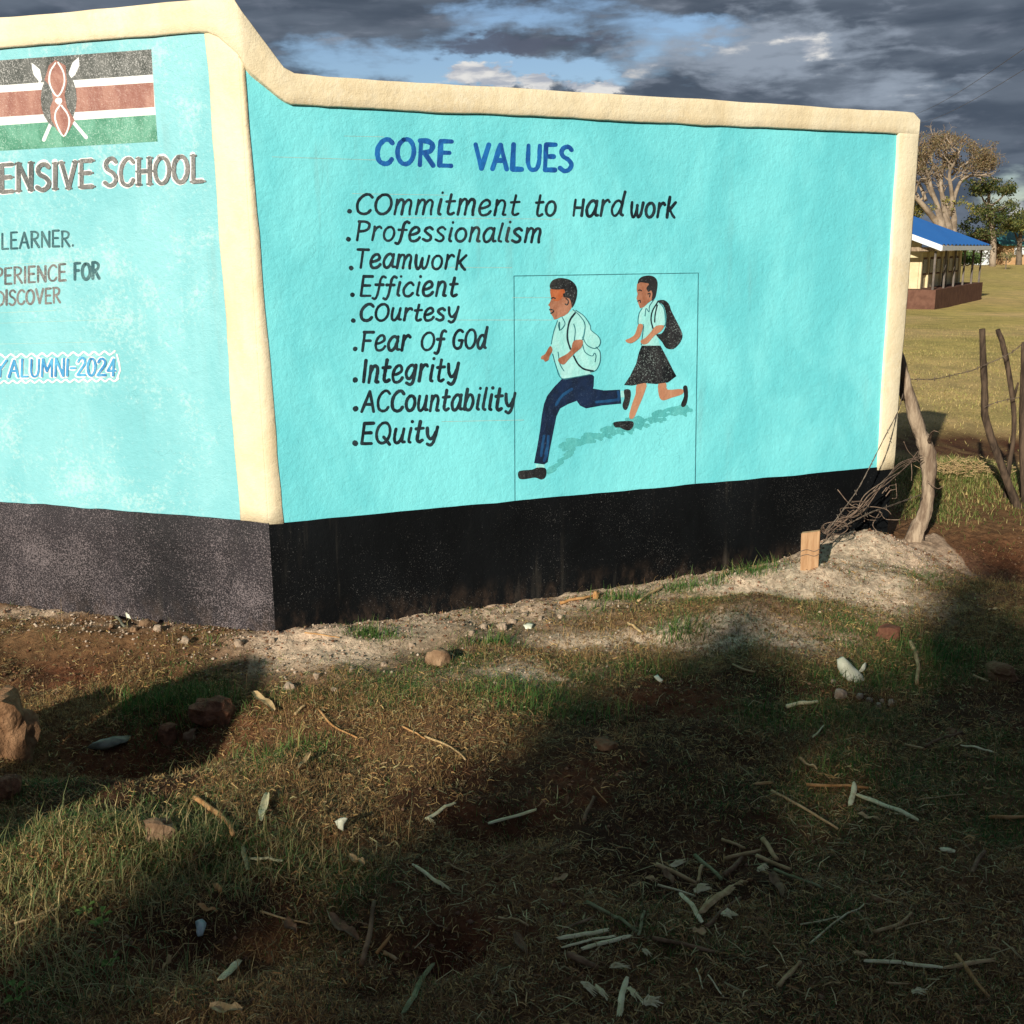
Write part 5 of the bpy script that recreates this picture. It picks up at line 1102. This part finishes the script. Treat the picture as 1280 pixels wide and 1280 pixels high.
def building():
    O_ = atdepth(1168, 386, 45.0); z0 = O_[2]; e1 = np.array([.53, .848, 0]); e2 = np.array([-.848, .53, 0]); ez = np.array([0, 0, 1.])
    Wp = lambda a, b, z: np.array([O_[0], O_[1], z0])+e1*a+e2*b+ez*z
    root = empty('classroom', Wp(0, 0, 0), 'cream classroom block with bright blue roof, verandah posts and maroon base', 'school building')
    def box(name, a0, a1, b0, b1, zA, zB, m_, parent=root, label=None):
        V = [Wp(a, b, z) for z in (zA, zB) for a, b in ((a0, b0), (a1, b0), (a1, b1), (a0, b1))]
        return part(name, V, [(0, 3, 2, 1), (4, 5, 6, 7), (0, 1, 5, 4), (1, 2, 6, 5), (2, 3, 7, 6), (3, 0, 4, 7)], m_, parent, False, label)
    LN = 11.6; PH = .76; WT = 2.3; WD = 8.2
    box('base', 0, LN, 0, WD, -.6, PH, M['maroon'])
    wl = box('wall', 1.3, LN-.5, 1.0, WD-.2, PH, WT, M['wall_cream'])
    for a in np.arange(1.75, LN-1.5, 1.45):
        f = box('window', a, a+.95, .96, 1.03, PH+.55, WT-.25, M['maroon'], wl); box('pane', a+.08, a+.87, .94, .955, PH+.63, WT-.33, M['glass_dark'], wl)
    for b_ in (2.6, 4.6, 6.6):
        f = box('window', 1.26, 1.33, b_, b_+.9, PH+.75, WT-.45, M['maroon'], wl)
    box('door', 5.2+1.2, 7.3, .94, 1.02, PH, WT-.4, M['glass_dark'], wl)
    for a in np.arange(1.3, LN-.8, 1.45): box('pilaster', a, a+.22, .90, 1.02, PH, WT, M['wall_cream'], wl)
    for i, a in enumerate([.15, 2.4, 4.6, 6.9, 9.2, 11.4]): box('verandah_post', a-.04, a+.04, .12, .2, PH if i < 5 else 0, WT+.05, M['pole'])
    box('verandah_post', .1, .18, 1.75, 1.83, PH, WT+.2, M['pole']); box('verandah_post', .1, .18, 4.2, 4.28, PH, WT+.6, M['pole'])
    # gable roof: eaves over the verandah, ridge parallel to e1
    E0, E1 = -.35, LN+.5; B0 = -.15; RB = 4.3; B1 = 8.8; ZE = 2.44; ZR = ZE+(RB-B0)*.385; k = .10
    def slope(bA, zA, bB, zB):
        n = 14; V, F_ = [], []
        for i in range(n*3+1):
            a = E0+(E1-E0)*i/(n*3); h = [0, .06, .06][i % 3]
            for b_, z in ((bA, zA), (bB, zB)): V += [Wp(a, b_, z+h+k), Wp(a, b_, z+h+k-.02)]
        for i in range(n*3):
            u = i*4; F_ += [(u, u+4, u+6, u+2), (u+1, u+3, u+7, u+5), (u, u+1, u+5, u+4), (u+2, u+6, u+7, u+3)]
        return part('roof', V, F_, M['blue_roof'], root)
    slope(B0, ZE, RB, ZR); slope(B1, ZE, RB, ZR)
    for a in (E0-.03, E1):   # barge boards
        for bA, bB in ((B0, RB), (B1, RB)):
            V = [Wp(a+d, b_, z) for d in (0, .03) for b_, z in ((bA, ZE-.12), (bA, ZE+k+.01), (bB, ZR+k+.01), (bB, ZR-.12))]
            part('barge_board', V, [(0, 1, 2, 3), (7, 6, 5, 4), (0, 4, 5, 1), (1, 5, 6, 2), (2, 6, 7, 3), (3, 7, 4, 0)], M['fascia'], root)
    box('fascia', E0, E1, B0-.03, B0-.003, ZE-.10, ZE+.09, M['fascia'])
    # gable wall and rafters
    V = [Wp(1.3, b_, z) for b_, z in ((1.0, WT), (1.0, ZE+(1.0-B0)*.385-.05), (RB, ZR-.05), (7.9, ZE+.35), (7.9, WT))]+[Wp(1.5, b_, z) for b_, z in ((1.0, WT), (1.0, ZE+(1.0-B0)*.385-.05), (RB, ZR-.05), (7.9, ZE+.35), (7.9, WT))]
    part('gable', V, [(0, 1, 2, 3, 4), (9, 8, 7, 6, 5)]+[(i, i+5, (i+1) % 5+5, (i+1) % 5) for i in range(5)], M['wall_cream'], root)
    box('tie_beam', .12, .2, .1, 8.5, WT+.02, WT+.18, M['wood_post']); box('wall_plate', .1, LN-.1, .1, .2, WT+.04, WT+.2, M['wall_cream'])
    for i in range(3):
        V, F_ = tube_geo([Wp(.15, 1.8+2.4*i, WT+.1), Wp(.15, 1.0+2.4*i, WT+.5+.9*i)], .05, 4); part('strut', V, F_, M['wood_post'], root)
building()
def far_house(px, py, Y, Wd, Dp, Hh, roof, wallm, label, seed=0, ang=.35, over=.5):
    O_ = atdepth(px, py, Y); g = float(gh(O_[0], O_[1])); root = empty('far_house', (O_[0], O_[1], g), label, 'house')
    ca, sa = math.cos(ang), math.sin(ang); Wp = lambda a, b, z: np.array([O_[0]+ca*a-sa*b, O_[1]+sa*a+ca*b, g+z])
    def box(name, a0, a1, b0, b1, zA, zB, m_, parent=root):
        V = [Wp(a, b, z) for z in (zA, zB) for a, b in ((a0, b0), (a1, b0), (a1, b1), (a0, b1))]
        return part(name, V, [(0, 3, 2, 1), (4, 5, 6, 7), (0, 1, 5, 4), (1, 2, 6, 5), (2, 3, 7, 6), (3, 0, 4, 7)], m_, parent)
    wl = box('wall', 0, Wd, 0, Dp, -.3, Hh, wallm)
    for a in np.arange(1.2, Wd-1, 2.6): box('window', a, a+1.2, -.04, .03, 1.0, 2.0, M['fascia'] if int(a) % 2 else M['glass_dark'], wl)
    V = [Wp(a, b, z) for a in (-over, Wd+over) for b, z in ((-over, Hh-.1), (Dp/2, Hh+1.5), (Dp+over, Hh-.1), (Dp+over, Hh-.22), (Dp/2, Hh+1.36), (-over, Hh-.22))]
    part('roof', V, [(0, 1, 7, 6), (1, 2, 8, 7), (2, 3, 9, 8), (3, 4, 10, 9), (4, 5, 11, 10), (5, 0, 6, 11), (0, 5, 4, 3, 2, 1), (6, 7, 8, 9, 10, 11)], roof, root)
M['ochre'] = simple('ochre_render', (0.42, 0.25, 0.12), (0.52, 0.34, 0.19), 2, bstr=.2, obj=False)
far_house(1253, 324, 112, 13, 6, 2.1, M['green_roof'], M['ochre'], 'far ochre house with a sea green roof at the right edge', ang=.12)
far_house(1222, 328, 112, 1.7, 3, 1.7, M['maroon'], M['fascia'], 'little far shed with maroon roof behind the classroom', ang=.1, over=.15)

# ------------------------------------------------------------------ trees beyond the field
def leafcloud(centers, sizes, per, ls, cols, name, parent, flat_=1.0):
    n = len(centers)*per; c = np.repeat(np.array(centers), per, 0); s = np.repeat(np.array(sizes), per)[:, None]
    d = rng.normal(0, 1, (n, 3)); d /= np.linalg.norm(d, axis=1)[:, None]; p_ = c+d*s*(rng.random((n, 1))**.45)*np.array([1, 1, .7*flat_])
    a = rng.normal(0, 1, (n, 3)); a /= np.linalg.norm(a, axis=1)[:, None]; b_ = np.cross(a, rng.normal(0, 1, (n, 3))); b_ /= np.linalg.norm(b_, axis=1)[:, None]
    l = ls*(.6+.8*rng.random((n, 1)))
    V = np.stack([p_-a*l, p_+b_*l*.55, p_+a*l, p_-b_*l*.55], 1).reshape(-1, 3)-np.array(parent.location); Q = np.arange(n*4).reshape(-1, 4)
    cc = np.repeat(np.array(cols)[rng.integers(0, len(cols), n)]*(.7+.6*rng.random((n, 1))), 4, 0)
    return big_mesh(name, V, Q, M['leaf'], cc, parent)
M['bark_pale'] = simple('pale_bark', (0.17, 0.13, 0.095), (0.36, 0.29, 0.22), .8, bstr=.8, bdist=.1, obj=False)
M['bark_dark'] = simple('dark_bark', (0.09, 0.07, 0.05), (0.20, 0.16, 0.12), .8, bstr=.8, bdist=.1, obj=False)
def grow(V, F_, p0, d, ln, r, depth, tips, spread=.6, up=.12, kids=(2, 3)):
    pts = [p0]; dd = d.copy()
    for i in range(4):
        dd = dd+np.array([random.gauss(0, .16), random.gauss(0, .16), random.gauss(0, .12)+up*.3]); dd /= np.linalg.norm(dd); pts.append(pts[-1]+dd*ln/4)
    tube_geo(pts, np.linspace(r, r*.6, 5), 6 if r > .08 else 4, V, F_, cap=False)
    if depth == 0: tips.append(pts[-1]); return
    tips.append(pts[2]) if depth == 1 else None
    for k in range(random.choice(kids)):
        q_ = dd+np.array([random.gauss(0, spread), random.gauss(0, spread), random.gauss(0, spread*.6)+up]); q_ /= np.linalg.norm(q_)
        grow(V, F_, pts[random.choice([3, 4, 4])], q_, ln*random.uniform(.6, .82), r*.55, depth-1, tips, spread, up, kids)
def big_tree():
    Y = 105.; mp_ = Y/1340*1.01; T6 = lambda cx, cy, dy=0: atdepth(1080+cx/4.265, 120+cy/4.265, Y+dy)
    base = T6(440, 830); base[2] = gh(base[0], base[1]); root = empty('sprawling_tree', base, 'huge old tree with pale bare spreading limbs and rusty brown leaves behind the classroom', 'tree')
    V, F_, tips = [], [], []
    tube_geo([base-[0, 0, .5], T6(440, 740), T6(435, 690), T6(432, 650), T6(436, 600)], [1.0, .75, .62, .45, .15], 10, V, F_, rough=.07)
    tube_geo([base, T6(420, 720, -.3), T6(410, 660, -.5), T6(385, 600, -.5)], [.6, .45, .35, .15], 8, V, F_); tube_geo([base, T6(470, 720), T6(480, 660), T6(478, 590)], [.6, .45, .3, .15], 8, V, F_)
    LM = [([(410, 700), (370, 650), (330, 600), (280, 545), (230, 510), (190, 470), (150, 420)], .62), ([(410, 650), (390, 580), (360, 500), (345, 430), (325, 370), (300, 300)], .5),
          ([(432, 640), (418, 540), (410, 470), (418, 390), (435, 330), (440, 270)], .5), ([(455, 640), (470, 560), (462, 480), (455, 410), (485, 350), (510, 290)], .48),
          ([(470, 580), (495, 500), (520, 450), (560, 428), (600, 425)], .42), ([(330, 560), (300, 480), (260, 430), (230, 360), (210, 280)], .34), ([(380, 560), (345, 500), (320, 440), (270, 400)], .3),
          ([(418, 470), (380, 400), (360, 330), (370, 260)], .26), ([(470, 420), (510, 380), (560, 350), (600, 300)], .24), ([(455, 620), (430, 540), (400, 500), (395, 430)], .3), ([(345, 430), (310, 400), (275, 330)], .22), ([(440, 350), (400, 300), (410, 240)], .2), ([(600, 425), (640, 390), (670, 350)], .2), ([(520, 450), (530, 400), (580, 380)], .18)]
    for i, (L, r) in enumerate(LM):
        dz = random.uniform(-2.5, 2.5); P_ = cat([T6(x, y, dz*j/len(L)) for j, (x, y) in enumerate(L)], 3); tube_geo(P_, np.linspace(r*.52, r*.17, len(P_)), 7, V, F_)
        for j in (.4, .55, .7, .85, 1.0):
            k = min(int(j*(len(P_)-1)), len(P_)-2); d = P_[k+1]-P_[k-1]; d /= np.linalg.norm(d)
            for _ in range(2):
                q_ = d+np.array([random.gauss(0, .6), random.gauss(0, .6), random.gauss(.02, .35)]); q_ /= np.linalg.norm(q_); grow(V, F_, P_[k+1], q_, random.uniform(.55, 1.1), r*.22, 2, tips, .75, .0)
    part('trunk', V, F_, M['bark_pale'], root, True, 'pale trunk and bare limbs')
    def inC(p_):
        px = 1080; v = p_-EYE; k = v@FW; x = (640+FPX*(v@RT)/k-1080)*4.265; y = (640-FPX*(v@UP)/k-120)*4.265; return x, y
    cs = []
    for t in tips:
        x, y = inC(t)
        if 200 < y < 400 and x < 700: cs.append(t)
    for k in range(230):
        th = random.uniform(math.pi*.92, math.pi*2.08); rr = random.uniform(.55, 1.0); cs.append(T6(470+225*math.cos(th)*rr, 345+130*math.sin(th)*rr, random.uniform(-4, 4)))
    for k in range(90): cs.append(T6(random.gauss(655, 42), random.gauss(345, 22), random.uniform(-3, 3)))
    leafcloud(cs, [.46]*len(cs), 10, .08, [(.20, .13, .07), (.24, .16, .09), (.15, .11, .055), (.27, .21, .11), (.16, .15, .07)], 'crown', root)
    cs = [T6(random.gauss(x, s_), random.gauss(y, s_*.6), random.uniform(-1, 1)) for x, y, s_ in ((350, 590, 22), (570, 600, 25), (500, 570, 20), (300, 620, 25), (250, 600, 30), (440, 560, 10), (600, 620, 16)) for _ in range(9)]
    leafcloud(cs, [.45]*len(cs), 16, .10, [(.20, .19, .05), (.28, .24, .07), (.14, .15, .04)], 'sprouts', root)
big_tree()
def leafy_tree(name, cxcy, Y, layers, trunk, label, cols, m_, per=26, ls=.12, n=26, cat_='tree', cl=.55, tr=.34):
    T6 = lambda cx, cy, dy=0: atdepth(1080+cx/4.265, 120+cy/4.265, Y+dy)
    base = T6(*cxcy); base[2] = gh(base[0], base[1]); root = empty(name, base, label, cat_)
    V, F_ = [], []; tp = [base-[0, 0, .4]]+[T6(*q_) for q_ in trunk]; tube_geo(cat(tp, 3), np.linspace(tr, tr*.4, (len(tp)-1)*3+1), 8, V, F_)
    cs = []
    for cx, cy, rx, ry in layers:
        e = T6(cx, cy+ry*.6); s_ = tp[max(1, len(tp)-2)]; tube_geo(cat([s_, (s_+e)/2+[0, 0, -.2], e], 4), np.linspace(min(.18, tr*.5), .04, 9), 5, V, F_)
        for k in range(n):
            th = random.uniform(0, 6.28); rr = random.random()**.5; c = T6(cx+rx*math.cos(th)*rr, cy+ry*math.sin(th)*rr, random.uniform(-1, 1)*rx/17); cs.append(c)
            if k % 4 == 0: tube_geo([e, (e+c)/2+[0, 0, .1], c], [.05, .035, .02], 4, V, F_, cap=False)
    part('trunk', V, F_, m_, root, True); leafcloud(cs, [cl]*len(cs), per, ls, cols, 'crown', root)
DG = [(.035, .06, .016), (.055, .08, .022), (.10, .11, .035), (.13, .125, .045)]
leafy_tree('acacia_tree', (690, 860), 108, [(670, 470, 125, 30), (620, 500, 60, 22), (760, 500, 50, 18), (720, 590, 120, 34), (650, 640, 90, 34), (760, 660, 80, 40), (680, 720, 90, 40)], [(690, 760), (680, 680), (665, 590), (668, 500)], 'flat topped dark green tree standing right of the sprawling tree', DG, M['bark_pale'], n=30)
leafy_tree('leafy_tree', (830, 860), 111, [(850, 650, 90, 38), (880, 700, 80, 40), (800, 690, 50, 30)], [(830, 780), (840, 700)], 'yellowish green rounded tree over the sea green roof', [(.12, .13, .035), (.20, .19, .05), (.08, .10, .03)], M['bark_dark'], n=34)
leafy_tree('leafy_tree', (560, 860), 116, [(560, 720, 70, 60), (600, 790, 80, 50), (500, 790, 60, 40), (250, 600, 60, 60)], [(560, 800)], 'dark shrubby tree filling the gap behind the sprawling trunk', DG[:3], M['bark_dark'], n=34)
leafy_tree('bush', (580, 900), 60, [(575, 860, 50, 26), (530, 870, 40, 22)], [(575, 885)], 'bright green bush behind the verandah of the classroom', [(.07, .13, .03), (.10, .16, .04)], M['bark_dark'], n=30, cat_='bush', cl=.3, ls=.07, tr=.06)
leafy_tree('bush', (760, 870), 100, [(760, 850, 40, 24)], [(760, 862)], 'low pale shrub before the far ochre house', [(.16, .15, .06), (.22, .19, .09)], M['bark_dark'], n=14, cat_='bush', cl=.4, ls=.08, tr=.08)
# power lines
for i, (a, b_) in enumerate([((1115, 150), (1310, 40)), ((1125, 158), (1320, 62))]):
    A_, B_ = atdepth(*a, 60), atdepth(*b_, 22); P_ = [A_*(1-t)+B_*t-np.array([0, 0, .35*math.sin(math.pi*t)]) for t in np.linspace(0, 1, 12)]
    V, F_ = tube_geo(P_, .006, 5); tag(part('power_line', V, F_, M['pole'], smooth=True), ['upper thin overhead cable crossing the sky at the right', 'lower thin overhead cable crossing the sky at the right'][i], 'cable')

# ------------------------------------------------------------------ out of view: trees shaped to the foreground shade, and an added sun blocker
def shade_tree(x0, x1, top, loc_x, label, n):
    base = np.array([loc_x, -18.0, float(gh(loc_x, -18.0))]); root = empty('shade_tree', base, label, 'tree')
    V, F_ = [], []; tube_geo([base-[0, 0, .3], base+[.1, 0, 2], base+[0, .1, 4.2], base+[.2, 0, 6]], [.32, .26, .2, .12], 9, V, F_)
    for k in range(9): e = np.array([random.uniform(x0, x1), -18+random.uniform(-1.5, 1.5), random.uniform(4.5, 7.4)]); tube_geo([base+[0, 0, 2.5+k*.3], (base+[0, 0, 4]+e)/2, e], [.14, .09, .04], 6, V, F_)
    part('trunk', V, F_, M['bark_dark'], root, True)
    P_ = []
    while len(P_) < n:
        x = random.uniform(x0, x1); y = random.uniform(-20.2, -15.8); z = random.uniform(.4, 10.2)
        xp = x-.46*(y+18); zp = z+.4225*(y+18); t = top(xp)+.42*(float(fbm(xp*2.0, 3.3, 5, 4))-.5)*2
        if zp < t+.12 and not (zp > t-.38 and random.random() < .62): P_.append((x, y, z))
    leafcloud(P_, [.22]*n, 7, .20, DG, 'crown', root)
topf = lambda x: float(np.interp(x, [-13, -11.6, -10.9, -10.2, -9.95, -9.75, -9.5, -9.1, -8.7, -8.4, -5, 2], [8.35, 8.50, 8.45, 8.52, 8.60, 8.74, 9.02, 9.30, 9.50, 9.80, 9.9, 9.9]))
for (a, b_, n), lb in zip([(-13.5, -9.6, 900), (-9.8, -5.6, 1500), (-5.8, -1.4, 1500), (-1.6, 3.2, 1300)], ['leafy tree behind the viewpoint, farthest left in its row', 'leafy tree behind the viewpoint, second in its row from the left', 'leafy tree behind the viewpoint, third in its row from the left', 'leafy tree behind the viewpoint, farthest right in its row']):
    shade_tree(a, b_, topf, (a+b_)/2, lb, n)
def sun_blocker():  # added out of view to cast a bystander's shadow over the hollow
    b_ = np.array([-2.87, -.05, 0]); root = empty('sun_blocker', b_, 'unseen added shadow-casting pillar with rounded top, left of the viewpoint', 'blocker')
    P_ = [(.25, 0), (.25, 1.35), (.22, 1.5), (.16, 1.62), (.08, 1.68)]; V, F_ = [], []
    for r, z in P_:
        for k in range(16): a = k*math.pi/8; V.append(b_+np.array([math.copysign(abs(math.cos(a))**.6, math.cos(a))*r, math.copysign(abs(math.sin(a))**.6, math.sin(a))*r, z-.2 if z == 0 else z]))
    for i in range(4):
        for k in range(16): F_.append((i*16+k, i*16+(k+1) % 16, (i+1)*16+(k+1) % 16, (i+1)*16+k))
    F_.append(tuple(4*16+k for k in range(16))); part('shaft', V, F_, M['pale_stone'], root, True)
sun_blocker()
